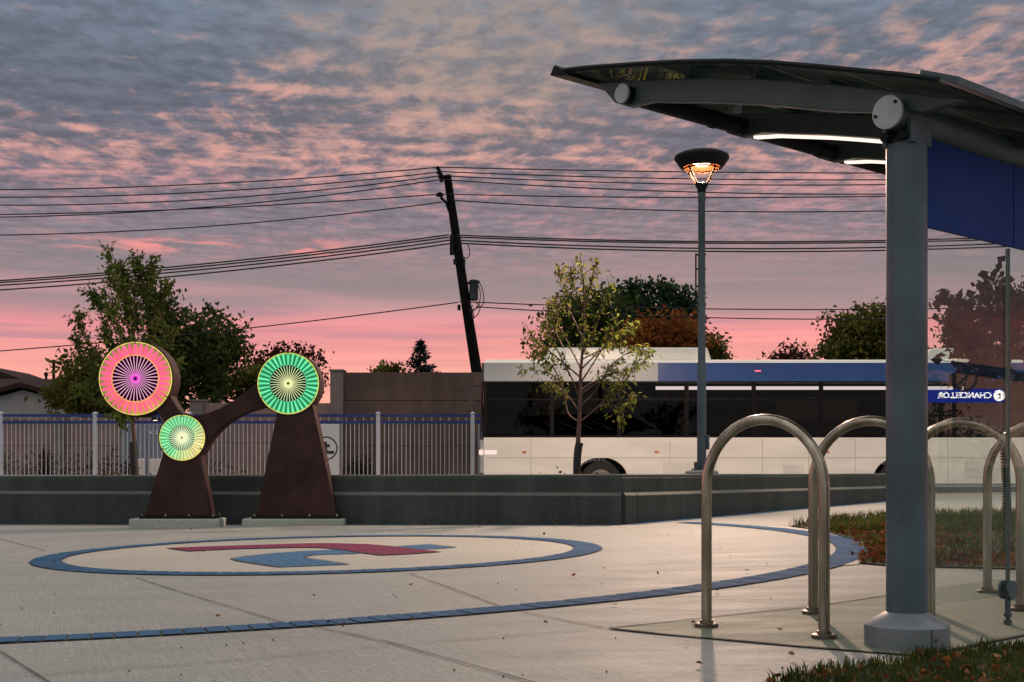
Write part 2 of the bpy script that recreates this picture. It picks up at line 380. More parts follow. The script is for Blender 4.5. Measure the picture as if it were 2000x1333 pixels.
sheet('tactile_strip', [(7.9, 27.55), (19.5, 27.55), (19.5, 28.1), (7.9, 28.1)], 0.004, mat('tactile paving', (0.62, 0.36, 0.22), 0.7, var=0.15, vscale=10))

# ---- paved rings and emblem
def ring_bricks(name, c, r_out, wfun, pitch, a0, a1, m, keep):
    base = MB(); br = MB(); n = int(abs(a1 - a0) * r_out / pitch); da = (a1 - a0) / n
    rnd = random.Random(3)
    for i in range(n):
        t0, t1 = a0 + da * i, a0 + da * (i + 1)
        tm = (t0 + t1) / 2
        if not keep(c[0] + r_out * math.cos(tm), c[1] + r_out * math.sin(tm)): continue
        w0 = wfun(tm)
        def q(t, r, z):
            x, y = c[0] + r * math.cos(t), c[1] + r * math.sin(t); return (x, y, gz(x) + z)
        base.add([q(t0, r_out + .008, .004), q(t1, r_out + .008, .004), q(t1, r_out - w0 - .008, .004), q(t0, r_out - w0 - .008, .004)], [(0, 3, 2, 1)] if da < 0 else [(0, 1, 2, 3)][::1])
        g = da * 0.05; z = .008 + rnd.uniform(-.001, .0015)
        br.add([q(t0 + g, r_out, z), q(t1 - g, r_out, z), q(t1 - g, r_out - w0, z), q(t0 + g, r_out - w0, z)], [(0, 1, 2, 3)])
    o = br.build(name, m, smooth=False, kind='structure')
    base.build('joint_sand', M_JOINT, smooth=False, kind='structure')
    return o
def brickmat(name, c1, c2):
    m = bpy.data.materials.new(name); m.use_nodes = True; T = NT(m.node_tree); b_ = T.n['Principled BSDF']
    g = T.new('ShaderNodeNewGeometry')
    c = T.mix(g.outputs['Random Per Island'], tuple(c1) + (1,), tuple(c2) + (1,))
    sp = T.noise(g.outputs['Position'], 60, 5, 0.7)
    c = T.mix(T.mapr(sp, 0.35, 0.65, 0.45, 0.0), c, (c1[0]*.4, c1[1]*.4, c1[2]*.4, 1))
    T.put(b_.inputs['Base Color'], c); b_.inputs['Roughness'].default_value = 0.85; b_.inputs['Specular IOR Level'].default_value = 0.08
    bp = T.new('ShaderNodeBump'); bp.inputs['Strength'].default_value = 0.3; bp.inputs['Distance'].default_value = 0.005
    T.put(bp.inputs['Height'], sp); T.put(b_.inputs['Normal'], bp.outputs[0]); return m
M_BRB = brickmat('blue paving brick', (0.036, 0.105, 0.215), (0.06, 0.14, 0.26))
M_BRR = brickmat('red paving brick', (0.20, 0.045, 0.075), (0.26, 0.065, 0.095))
c1 = (-2.2539 * H, 15.1392 * H); r1 = 3.3273 * H
c2 = (-4.9994 * H, 16.4405 * H); r2 = 9.3079 * H
WA, WB, WC = Vector((-14, 21.14)), Vector((1.40, 15.96)), Vector((7.6, 24.3))
def infront(x, y, m=0.55):
    # in front of the planter wall by m
    for p, q in ((WA, WB), (WB, WC)):
        if p.x <= x <= q.x:
            yy = p.y + (q.y - p.y) * (x - p.x) / (q.x - p.x); return y < yy - m
    return True
ring_bricks('inner_paving_ring', c1, r1, lambda t: 0.25, 0.115, 0, 2 * math.pi, M_BRB, lambda x, y: True)
def w2(t):
    d = math.cos(t - R(-5)); return 0.15 + 0.12 * max(0, d)
ring_bricks('outer_paving_ring', c2, r2, w2, 0.105, R(-140), R(80), M_BRB, lambda x, y: infront(x, y, 0.9) and x > -6.5)
# blue edging along the planter foot
def edging(name, p, q, off0, off1, m):
    b = MB(); d = (q - p).normalized(); nn = Vector((d.y, -d.x)); L = (q - p).length; k = int(L / 0.21)
    for i in range(k):
        s0, s1 = L * i / k + .006, L * (i + 1) / k - .006
        pts = [p + d * s0 + nn * off0, p + d * s1 + nn * off0, p + d * s1 + nn * off1, p + d * s0 + nn * off1]
        b.add([(v.x, v.y, gz(v.x) + .006) for v in pts], [(0, 3, 2, 1)])
    return b.build(name, m, smooth=False, kind='structure')
edging('planter_paving_edge', WA, WB, 0.0, 0.14, M_BRB)
edging('planter_paving_edge', WB, WC, 0.03, 0.20, M_BRB)
# emblem of a curved letter laid in coloured bricks
def emblem(name, px, m, z, ang, bl=0.2, bw=0.1):
    poly = [G(*p) for p in px]; b = MB()
    b.add([(p.x, p.y, p.z + z) for p in poly], [tuple(range(len(poly)))])
    me = b.build(name, m, smooth=False, kind='structure')
    bm = bmesh.new(); bm.from_mesh(me.data)
    if sum(f.normal.z for f in bm.faces) < 0: bmesh.ops.reverse_faces(bm, faces=bm.faces)
    bm.to_mesh(me.data); bm.free(); return me
def emblem_mat(name, c1, c2, ang):
    m = bpy.data.materials.new(name); m.use_nodes = True; T = NT(m.node_tree); b_ = T.n['Principled BSDF']
    pos = T.new('ShaderNodeNewGeometry').outputs['Position']
    rot = T.new('ShaderNodeVectorRotate'); T.put(rot.inputs['Vector'], pos); rot.inputs['Angle'].default_value = ang; 
    bt = T.new('ShaderNodeTexBrick'); T.put(bt.inputs['Vector'], rot.outputs[0]); bt.inputs['Scale'].default_value = 1.0
    bt.inputs['Brick Width'].default_value = 0.21; bt.inputs['Row Height'].default_value = 0.105; bt.inputs['Mortar Size'].default_value = 0.006
    bt.inputs['Color1'].default_value = tuple(c1) + (1,); bt.inputs['Color2'].default_value = tuple(c2) + (1,); bt.inputs['Mortar'].default_value = (c1[0]*.3, c1[1]*.3, c1[2]*.3, 1)
    sp = T.noise(pos, 60, 5, 0.7)
    T.put(b_.inputs['Base Color'], T.mix(T.mapr(sp, 0.35, 0.65, 0.4, 0.0), bt.outputs[0], (c1[0]*.4, c1[1]*.4, c1[2]*.4, 1)))
    b_.inputs['Roughness'].default_value = 0.85; b_.inputs['Specular IOR Level'].default_value = 0.08; return m
ME_B = emblem_mat('blue emblem brick', (0.06, 0.155, 0.29), (0.085, 0.195, 0.34), R(-20))
ME_R = emblem_mat('red emblem brick', (0.20, 0.034, 0.085), (0.26, 0.05, 0.11), R(-12))
emblem('paved_emblem', [(451,1093),(480,1088),(540,1081.5),(590,1078),(640,1075.5),(664,1074.8),(690,1079.5),(702,1082.5),(640,1084.5),(610,1086.2),(594,1089),(598,1091.5),(640,1097.5),(682,1104),(600,1107.5),(545,1109.5),(500,1103.5),(465,1097.5),(453,1094.5)], ME_B, .006, 0)
emblem('paved_emblem', [(323.5,1072.3),(400,1069.2),(500,1066),(600,1063),(650,1062.8),(720,1064.8),(760,1068),(800,1073),(862,1079.5),(800,1083.8),(745,1086.5),(700,1081),(660,1075),(640,1072.3),(615,1071.3),(560,1071.5),(480,1073.5),(400,1076.8),(370,1078.6)], ME_R, .009, 0)
emblem('paved_emblem', [(768,1068.8),(800,1066.6),(835,1064.3),(892,1070.4),(845,1074),(812,1074.2)], ME_B, .006, 0)
pts = [(c1[0] + (r1 - .27) * math.cos(t), c1[1] + (r1 - .27) * math.sin(t)) for t in np.linspace(0, 2 * math.pi, 64, endpoint=False)]
sheet('emblem_paving', pts, 0.002, M_DISC)
_emb = [[(451,1093),(480,1088),(540,1081.5),(590,1078),(640,1075.5),(664,1074.8)], [(702,1082.5),(640,1084.5),(610,1086.2),(594,1089),(598,1091.5),(640,1097.5),(682,1104),(600,1107.5),(545,1109.5),(500,1103.5),(465,1097.5),(453,1094.5),(451,1093)],
        [(862,1079.5),(800,1083.8),(745,1086.5),(700,1081),(660,1075),(640,1072.3),(615,1071.3),(560,1071.5),(480,1073.5),(400,1076.8),(370,1078.6),(323.5,1072.3)], [(835,1064.3),(892,1070.4),(845,1074)]]
EMB_LATER = _emb
# pad under the shelter and saw cut joints
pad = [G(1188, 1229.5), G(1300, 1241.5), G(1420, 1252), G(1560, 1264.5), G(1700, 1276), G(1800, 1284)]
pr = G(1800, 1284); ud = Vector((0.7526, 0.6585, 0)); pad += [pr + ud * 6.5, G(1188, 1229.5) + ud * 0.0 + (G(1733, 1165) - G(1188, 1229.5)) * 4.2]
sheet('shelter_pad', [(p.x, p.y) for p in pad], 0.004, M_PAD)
def joint(pts, wd, z=0.007):
    b = MB(); P3 = [G(*p) for p in pts]; P3 = [Vector((p.x, p.y)) for p in P3]
    rnd = random.Random(len(pts) * 7 + int(pts[0][0]))
    fine = []
    for p, q in zip(P3, P3[1:]):
        k = max(2, int((q - p).length / 0.12))
        fine += [p.lerp(q, i / k) for i in range(k)]
    fine.append(P3[-1])
    L = []
    for i, p in enumerate(fine):
        d = (fine[min(i+1, len(fine)-1)] - fine[max(i-1, 0)]).normalized(); n = Vector((-d.y, d.x))
        ww = wd * rnd.uniform(0.6, 1.3) / 2; L.append((p - n * ww, p + n * ww))
    for (a, c), (a2, c2_) in zip(L, L[1:]):
        b.add([(v.x, v.y, gz(v.x) + z) for v in (a, a2, c2_, c)], [(0, 1, 2, 3)])
    return b.build('saw_cut_joint', M_JOINT, smooth=False, kind='structure')
for e_ in EMB_LATER: joint(e_, .016, .011)
joint([(1188,1229.5),(1300,1241.5),(1420,1252),(1560,1264.5),(1700,1276),(1800,1284)], .022)
pq = pr + ud * 6.5
def joint3(a, c, wd):
    b = MB(); a2, c2_ = Vector((a.x, a.y)), Vector((c.x, c.y)); d = (c2_ - a2).normalized(); n = Vector((-d.y, d.x)) * wd / 2
    b.add([(v.x, v.y, gz(v.x) + .007) for v in (a2 - n, c2_ - n, c2_ + n, a2 + n)], [(0, 1, 2, 3)]); b.build('saw_cut_joint', M_JOINT, smooth=False, kind='structure')
joint3(pr, pq, .022)
joint([(1188,1229.5),(1280,1220),(1425,1204),(1600,1186),(1733,1165),(1960,1134)], .012)
for pl, wd in [([(267,1130),(340,1154),(460,1190),(562,1221)], .009), ([(612,1225),(760,1257),(1032,1333),(1100,1352)], .010), ([(0,1274),(45,1303),(92,1333),(130,1357)], .010),
               ([(0,1328),(400,1297.5),(800,1260),(1150,1232)], .006), ([(800,1122),(880,1150),(975,1185)], .008), ([(1022,1198),(1100,1213),(1180,1229)], .008),
               ([(0,1054),(90,1077)], .010), ([(60,1034.5),(400,1033),(700,1031.5),(1000,1029.5),(1200,1028.5)], .014)]:
    joint(pl, wd)

# ================================================================== PLANTER WALL
def wall_seg(mb, p, q, zt0, zt1, y0, y1, off_low, mb_cap):
    pass
wall = thing('planter_wall', 'long low shaded concrete planter wall with a stepped cap, running behind the sculpture', 'wall', (WB.x, WB.y, gz(WB.x)))
def wall_run(p, q, zp, zq):
    d = (q - p).normalized(); n = Vector((d.y, -d.x))            # towards the viewer
    th = 0.28
    # cross-sections: (offset towards the viewer, height below the top or None for the ground)
    body = [(-th, None), (.05, None), (.05, -.245), (0.012, -.205), (-th, -.205)]
    cap = [(-th, -.203), (0.0, -.203), (0.0, -.022), (-.02, 0.0), (-th, 0.0)]
    lit_top = [(-th, .001), (-.012, .001), (-.012, .020), (-.020, .028), (-th, .028)]
    lit_ledge = [(.002, -.2025), (.014, -.2035), (.0535, -.2435), (.0535, -.252), (.051, -.252), (.0505, -.2455), (.012, -.2045)]
    for nm, sec in (('wall_body', body), ('wall_cap', cap), ('lit_top_strip', lit_top), ('lit_ledge_strip', lit_ledge)):  # last two are added strips, pale to stand for lit edges
        m = MB(); k = len(sec)
        for b_, zt in ((p, zp), (q, zq)):
            for off, h in sec:
                v = b_ + n * off; m.v.append((v.x, v.y, (gz(b_.x) - .1) if h is None else zt + h))
        m.f = [tuple(range(k))[::-1], tuple(range(k, 2 * k))] + [(i, (i + 1) % k, (i + 1) % k + k, i + k) for i in range(k)]
        o = m.build(nm, M_LITEDGE if nm in ('lit_top_strip', 'lit_ledge_strip') else M_WALLC, wall, smooth=False)
        bm = bmesh.new(); bm.from_mesh(o.data); bmesh.ops.recalc_face_normals(bm, faces=bm.faces); bm.to_mesh(o.data); bm.free()
dBC = (WC - WB).normalized(); dAB = (WB - WA).normalized()
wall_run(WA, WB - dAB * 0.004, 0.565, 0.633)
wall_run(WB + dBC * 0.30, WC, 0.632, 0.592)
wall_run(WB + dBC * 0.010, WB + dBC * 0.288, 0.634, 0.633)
# planter fill
fill = [WA + Vector((0.1, 0.4)), WB + Vector((-0.05, 0.35)), WC + Vector((-0.3, 0.1)), Vector((7.3, 27.6)), Vector((-14, 27.6))]
b = MB(); b.prism([(p.x, p.y, 0.50) for p in fill], (0, 0, -0.55)); b.build('planter_soil', M_SOIL, smooth=False, kind='structure')
b = MB(); b.prism([(7.3, 24.35, -0.1), (7.58, 24.35, -0.1), (7.58, 27.88, -0.1), (7.3, 27.88, -0.1)], (0, 0, 0.62)); b.prism([(-14, 27.6, -.1), (7.3, 27.6, -.1), (7.3, 27.88, -.1), (-14, 27.88, -.1)], (0, 0, .62))
b.build('rear_wall', M_WALLC, wall, smooth=False)

# ================================================================== LIT WHEEL SCULPTURE
YS, DS = 17.0, 0.33
sx = lambda px: (px - 1000) / F * YS
sz = lambda py: H - (py - 910) / F * YS
sculp = thing('wheel_sculpture', 'dark rust steel sculpture with three lit wheels, pink, green and pale yellow', 'sculpture', (sx(450), YS, gz(sx(450))))
def spoly(name, px, y0=YS, dep=DS, m=M_CORTEN, bevel=0.006):
    b = MB(); b.prism([(sx(x), y0, sz(y)) for x, y in px], (0, dep, 0)); return b.build(name, m, sculp, smooth=False, bevel=bevel)
def footing(px0, px1, plate0, plate1):
    b = MB(); b.box((sx(px0), YS - .07, -0.14), (sx(px1), YS + .40, sz(1013.5))); b.build('concrete_footing', M_FOOT, sculp, bevel=0.02, smooth=False)
    p = MB(); p.box((sx(plate0), YS - .045, sz(1013.5)), (sx(plate1), YS + DS + .045, sz(1008.5))); bp = p.build('base_plate', M_DARKST, sculp, smooth=False)
    for k in range(4):
        for yy in (YS - .022, YS + DS + .022):
            x = sx(plate0 + 5 + (plate1 - plate0 - 10) * k / 3); MB().lathe((x, yy, sz(1008.5)), [(.016, 0), (.016, .018), (.008, .02), (.008, .034)], 8).build('anchor_bolt', M_STAINL, bp)
footing(254, 430, 273, 422); footing(474, 674, 493, 664)
spoly('pedestal', [(281, 1008.4), (410, 1008.4), (384, 862), (326, 862)])
spoly('pedestal', [(500, 1008.4), (658, 1008.4), (606, 770), (548, 770)])
def bez(p0, p1, p2, n=10):
    return [((1-t)**2*p0[0] + 2*t*(1-t)*p1[0] + t*t*p2[0], (1-t)**2*p0[1] + 2*t*(1-t)*p1[1] + t*t*p2[1]) for t in np.linspace(0, 1, n)]
spoly('link_arm', bez((296, 790), (312, 810), (330, 838)) + bez((384, 828), (350, 815), (331, 770)), YS + .012, DS - .024)
spoly('link_arm', bez((374, 812), (430, 812), (508, 742)) + bez((530, 792), (440, 806), (402, 872)), YS + .015, DS - .03)
def glow_mat():
    m = bpy.data.materials.new('lit fluted plastic'); m.use_nodes = True; T = NT(m.node_tree); T.n.clear()
    a = T.new('ShaderNodeAttribute'); a.attribute_name = 'glow'
    e = T.new('ShaderNodeEmission'); T.put(e.inputs[0], a.outputs['Color']); e.inputs[1].default_value = 1.0
    T.l.new(e.outputs[0], T.new('ShaderNodeOutputMaterial').inputs[0]); return m
M_GLOW = glow_mat()
def mixc(a, c, t): t = max(0.0, min(1.0, t)); return tuple(a[i] * (1 - t) + c[i] * t for i in range(3))
def wheel(cx, cy, rpx, ripx, pal, label):
    x0, z0 = sx(cx), sz(cy); k = YS / F; ro, ri = rpx * k, ripx * k
    c = Vector((x0, YS, z0))
    hs = MB(); n = 72
    rh = ro + .018
    hs.lathe(c, [(rh - .012, -.012), (rh, -.012), (rh, DS + .01), (rh - .02, DS + .01)], n, axis='y')
    h = hs.build('wheel_housing', M_CORTEN, sculp, label=label)
    # fluted luminous ring
    NF, SUB = 36, 8; g = MB(); cols = []; rr_ = random.Random(int(cx)); FV_ = [rr_.random() for _ in range(NF)]
    radii = [0.0, .03, .12, .25, .4, .55, .7, .82, .92, .97, 1.0]
    for j, q in enumerate(radii):
        r = ri + (ro - ri) * q
        for i in range(NF * SUB):
            t = 2 * math.pi * i / (NF * SUB); fl = math.cos(NF * t)
            fl2 = 0.5 + 0.5 * fl
            dep = -.020 - .022 * fl2 * min(1, (1 - q) * 6 + .1)
            g.v.append((x0 + r * math.cos(t), YS + dep, z0 + r * math.sin(t)))
            hv = 0.86 + 0.26 * FV_[int(NF * t / (2 * math.pi) + .5) % NF]; cols.append(tuple(c_ * hv for c_ in pal(t, q, fl2)) + (1,))
    nn = NF * SUB
    for j in range(len(radii) - 1):
        for i in range(nn):
            a, d = j * nn + i, j * nn + (i + 1) % nn
            g.f.append((a, d, d + nn, a + nn))
    g.col = cols; g.build('fluted_ring', M_GLOW, h)
    # dark centre disc
    dd = MB(); dd.lathe(c, [(ri * .05, -.014), (ri + .004, -.014), (ri + .004, -.012)], 64, axis='y'); dd.build('centre_disc', emat(label + ' core', pal(0, -2, 0), 1.0), h)
    sp = MB(); scol = []
    for i in range(NF):
        t = 2 * math.pi * (i + .5) / NF; wd = .0085 if ri > .2 else .0115
        rr = [ri * .10, ri * .3, ri * .65, ri * .995]
        d = Vector((math.cos(t), 0, math.sin(t))); nrm = Vector((-math.sin(t), 0, math.cos(t)))
        o = len(sp.v)
        for r_ in rr:
            for sgn, yy in ((-1, -.020), (1, -.020), (0, -.028)):
                sp.v.append(tuple(c + d * r_ + nrm * wd * .5 * sgn + Vector((0, yy, 0)))); scol.append(pal(t, -1, r_ / ri) + (1,))
        for s_ in range(3):
            a = o + s_ * 3
            sp.f += [(a, a + 3, a + 5, a + 2), (a + 2, a + 5, a + 4, a + 1), (a + 1, a + 4, a + 3, a)]
    sp.col = scol; sp.build('spokes', M_GLOW, h)
    hb = MB(); hb.lathe(c + Vector((0, -.034, 0)), [(ri * .03, -.01), (ri * .06, -.008), (ri * .065, .008)], 20, axis='y'); hb.build('hub', M_BLACK, h)
    hr = MB(); hcol = []
    # glowing hub collar
    seg = 48
    for q, (r_, yy) in enumerate(((.075, -.03), (.12, -.036), (.19, -.03))):
        for i in range(seg):
            t = 2 * math.pi * i / seg; hr.v.append(tuple(c + Vector((math.cos(t) * ri * r_, yy, math.sin(t) * ri * r_)))); hcol.append(pal(t, -1, .12 if q < 2 else .3) + (1,))
    for q in range(2):
        for i in range(seg):
            a, d = q * seg + i, q * seg + (i + 1) % seg; hr.f.append((a, d, d + seg, a + seg))
    hr.col = hcol; hr.build('hub_collar', M_GLOW, h)
    for a_ in (90, 210, 330):
        t = R(a_); d = Vector((math.cos(t), 0, math.sin(t))); q = Vector((-math.sin(t), 0, math.cos(t)))
        MB().obox(c + d * (ro - .03) - q * .006 + Vector((0, -.05, 0)), d * .05, q * .012, Vector((0, .03, 0))).build('clip', M_BLACK, h, smooth=False)
L3 = lambda r, g, b_: lin(r, g, b_)[:3]
def pal_pink(t, q, f):
    if q == -2: return L3(52, 0, 34)
    if q == -1: return mixc(L3(226, 30, 200), L3(255, 205, 225), (f - .1) * 2.2)
    base = mixc(L3(236, 112, 100), L3(255, 98, 156), f ** .8)
    low = max(0, -math.sin(t)); base = mixc(base, L3(250, 140, 84), low * .6 * (1 - f))
    edge = mixc(L3(84, 130, 44), L3(196, 170, 70), max(0, math.cos(t - R(-50))) * .9)
    s = (q - .34 - .42 * f) * 1.9
    c = mixc(base, edge, s)
    if q >= .97: c = L3(240, 225, 105)
    if q <= .03: c = L3(250, 170, 90)
    return c
def pal_green(t, q, f):
    if q == -2: return L3(0, 46, 12)
    if q == -1: return mixc(L3(235, 235, 160), L3(226, 236, 190), f)
    c = mixc(L3(8, 100, 56), L3(112, 238, 170), f ** 1.2)
    c = mixc(c, L3(14, 96, 52), max(0, .25 - q) * 1.5 * (1 - f))
    if q > .9: c = mixc(c, L3(140, 190, 90), .5)
    if q >= .97: c = L3(225, 215, 105)
    return c
def pal_yell(t, q, f):
    if q == -2: return L3(4, 56, 36)
    if q == -1: return mixc(L3(244, 236, 190), L3(206, 240, 190), f)
    side = max(0, math.cos(t - R(-35)))
    hi = mixc(L3(150, 246, 178), L3(244, 232, 168), side); lo = mixc(L3(70, 150, 84), L3(190, 180, 100), side)
    c = mixc(lo, hi, f ** .8)
    c = mixc(c, mixc(L3(110, 140, 50), L3(238, 190, 90), side), (q - .75) * 2.6)
    if q >= .97: c = L3(240, 230, 120)
    return c
wheel(265.5, 740, 71.5, 44.5, pal_pink, 'large wheel glowing pink')
wheel(563.5, 749.5, 60, 35.5, pal_green, 'medium wheel glowing green')
wheel(356.5, 855.5, 44.5, 25, pal_yell, 'small wheel glowing pale yellow-green')

# ================================================================== BUS SHELTER
SO = G(1771, 1262); su = Vector((0.75258, 0.65850, 0)); sv = Vector((-0.65850, 0.75258, 0))
def S(s, t, z): return Vector((SO.x, SO.y, 0)) + su * s + sv * t + Vector((0, 0, z))
sh = thing('bus_shelter', 'grey steel bus shelter with a curved overhanging roof, blue fascia panel and glass side', 'shelter', SO)
ROOF = [(-.26, 2.262), (-.1, 2.318), (.1, 2.382), (.289, 2.443), (.53, 2.518), (.782, 2.586), (1.05, 2.648), (1.314, 2.702), (1.5, 2.737), (1.664, 2.768), (1.80, 2.79), (1.90, 2.803)]
def rz(t):
    for (t0, z0), (t1, z1) in zip(ROOF, ROOF[1:]):
        if t <= t1: return z0 + (z1 - z0) * (t - t0) / (t1 - t0)
    return ROOF[-1][1]
SE = 5.2
b = MB()
for i, (t, z) in enumerate(ROOF): b.v += [tuple(S(-.2, t, z - .010)), tuple(S(SE, t, z - .010)), tuple(S(-.2, t, z)), tuple(S(SE, t, z))]
for i in range(len(ROOF) - 1):
    o = i * 4; b.f += [(o, o+1, o+5, o+4), (o+2, o+6, o+7, o+3), (o, o+4, o+6, o+2), (o+1, o+3, o+7, o+5)]
b.f += [(0, 2, 3, 1)]; o = 4 * (len(ROOF) - 1); b.f += [(o, o+1, o+3, o+2)]
b.build('roof_glazing', M_ROOFGL, sh, angle=60)
# edge trims
b = MB(); b.tube([S(-.205, t, z + .004) for t, z in ROOF], .012, 6); b.build('end_trim', M_DARKST, sh)
b = MB(); z = rz(1.9); b.prism([S(-.22, 1.78, z - .05), S(-.22, 1.93, z - .012), S(-.22, 1.90, z + .03), S(-.22, 1.885, z + .03), S(-.22, 1.84, z - .004)], su * (SE + .2)); b.build('outer_gutter', M_DARKST, sh, smooth=False)
b = MB(); b.prism([S(-.12, -.30, rz(-.25) - .01), S(-.12, -.13, rz(-.13) + .02), S(-.12, -.135, rz(-.13) + .045), S(-.12, -.30, rz(-.25) + .02)], su * (SE + .1)); b.build('ridge_flashing', M_STEELP, sh, smooth=False)
RIBB = [(-.30, 2.20), (-.12, 2.19), (.0, 2.225), (.15, 2.25), (.297, 2.285), (.679, 2.396), (1.0, 2.478), (1.164, 2.512), (1.35, 2.556), (1.5, 2.562), (1.60, 2.605)]
def rib(s, w=.05):
    b = MB(); up = [(t, rz(t) - .045) for t in (1.72, 1.5, 1.35, 1.164, 1.0, .679, .297, .15, 0, -.25)]
    b.prism([S(s, t, z) for t, z in RIBB] + [S(s, t, z) for t, z in up], su * w)
    return b.build('roof_rib', M_ROOFST, sh, smooth=False, bevel=0.008)
for s in (-.085, .80, 1.65, 2.5, 3.35, 4.2): rib(s)
# glazing bars across the ribs
for t in (.35, .75, 1.15): MB().obox(S(-.03, t, rz(t) - .043), su * (SE - .3), sv * .03, Vector((0, 0, .03))).build('glazing_bar', M_ROOFST, sh, smooth=False)
b = MB(); b.tube([S(-.135, 0, 2.206), S(SE - .3, 0, 2.206)], .062, 28); tb = b.build('main_tube', M_ROOFST, sh)
b = MB(); b.tube([S(-.148, 0, 2.206), S(-.134, 0, 2.206)], .068, 32); cp = b.build('end_cap', mat('cap steel', (0.34, 0.37, 0.39), 0.4, var=.15, vscale=9), tb)
for a_ in (40, 190):
    d = sv * -math.cos(R(a_)) * .052 + Vector((0, 0, math.sin(R(a_)) * .052)); MB().tube([S(-.155, 0, 2.206) + d, S(-.147, 0, 2.206) + d], .007, 8).build('cap_screw', M_DARKST, tb)
b = MB(); b.tube([S(-.13, 1.494, 2.617), S(SE - .3, 1.494, 2.617)], .044, 24); pl = b.build('outer_tube', M_DARKST, sh)
b = MB(); b.tube([S(-.142, 1.494, 2.617), S(-.129, 1.494, 2.617)], .047, 28); b.build('end_cap', MATS['cap steel'], pl)
for s in (.55, .75, 1.5, 1.75, 2.6): MB().tube([S(s, 1.494, 2.617), S(s + .03, 1.494, 2.617)], .049, 16).build('tube_collar', M_DARKST, pl)
# strip lights under the ribs
M_STRIP = emat('fluorescent strip', (1.0, 0.80, 0.64), 1.35)
for s in (.80, 1.65, 2.5, 3.35):
    b = MB(); tt = np.linspace(.15, 1.42, 9)
    zb = [np.interp(t, [p[0] for p in RIBB], [p[1] for p in RIBB]) for t in tt]
    for (t0, z0), (t1, z1) in zip(zip(tt, zb), zip(tt[1:], zb[1:])):
        a = S(s + .01, t0, z0 - .016); c = S(s + .01, t1, z1 - .016)
        b.obox(a, c - a, su * .035, Vector((0, 0, .013)))
    b.build('strip_light', M_STRIP, sh, smooth=False)
def post(s):
    c = S(s, 0, 0); g0 = gz(c.x)
    b = MB(); b.lathe(c, [(.083, g0), (.083, 1.2), (.082, 2.092)], 48); p = b.build('post', M_STEELP, sh)
    k = MB(); k.lathe(c, [(.171, g0), (.171, g0 + .088), (.168, g0 + .092), (.090, g0 + .138), (.084, g0 + .142)], 56); k.build('base_cover', mat('skylit cover paint', (.15, .165, .185), .34, var=.14, vscale=7, bump=.05, bscale=120), p, angle=28)  # cover paint paler than the post, sky reflection on the cone put into it
    k = MB(); e = sv * -.172 * math.cos(R(25)) + su * -.172 * math.sin(R(25))
    k.obox(c + e + Vector((0, 0, g0)) - sv * .001, sv * .002, su * .004, Vector((0, 0, .088))); k.build('cover_seam', M_DARKST, p, smooth=False)
    for z_ in (.045,):
        e2 = (sv * -.172 * math.cos(R(18)) + su * -.172 * math.sin(R(18))); MB().tube([c + e2 * .985 + Vector((0, 0, g0 + z_)), c + e2 * 1.015 + Vector((0, 0, g0 + z_))], .006, 8).build('cover_screw', M_STAINL, p)
    k = MB()
    for q in (-1, 1): k.obox(S(s - .075, q * .058 - .012, 2.088), su * .15, sv * .024, Vector((0, 0, .10)))
    k.obox(S(s - .07, -.075, 2.086), su * .14, sv * .15, Vector((0, 0, .014)))
    k.build('saddle_bracket', M_STEELP, p, smooth=False, bevel=.004)
    for q in (-.04, .04): MB().tube([S(s - .105, q, 2.118), S(s - .07, q, 2.118)], .020, 10).build('bolt', M_DARKST, p)
post(0); post(4.0)
# blue fascia and the glass below it
M_FASC = mat('blue fascia panel', (0.006, 0.032, 0.17), 0.5, spec=0.1, var=0.06, vscale=1.2)
for s0, s1 in ((.10, .876), (.884, 2.30), (2.308, 3.9)):
    b = MB(); b.obox(S(s0, -.012, 1.775), su * (s1 - s0), sv * .02, Vector((0, 0, .37))); b.build('fascia_panel', M_FASC, sh, smooth=False)
    b = MB(); b.obox(S(s0, .010, .175), su * (s1 - s0), sv * .012, Vector((0, 0, 1.63))); b.build('glass_panel', M_GLASS, sh, smooth=False)
b = MB(); b.obox(S(.878, .006, .19), su * .004, sv * .02, Vector((0, 0, 1.58))); b.build('glass_joint', mat('silicone', (.10, .12, .11), .4), sh, smooth=False)
for s in (.88, 2.304):
    c = S(s, .016, 0); g0 = gz(c.x)
    b = MB(); b.tube([c + Vector((0, 0, g0 + .045)), c + Vector((0, 0, .165))], .013, 12)
    b.lathe(c, [(.018, g0 + .004), (.018, g0 + .026), (.010, g0 + .028), (.010, g0 + .038), (.018, g0 + .040), (.018, g0 + .058), (.013, g0 + .062)], 12)
    ft = b.build('glass_foot', M_STEELP, sh)
    for q in (-.026, .014): MB().tube([c + sv * q + Vector((0, 0, .198)), c + sv * (q + .012) + Vector((0, 0, .198))], .044, 24).build('clamp_disc', M_STEELP, ft)

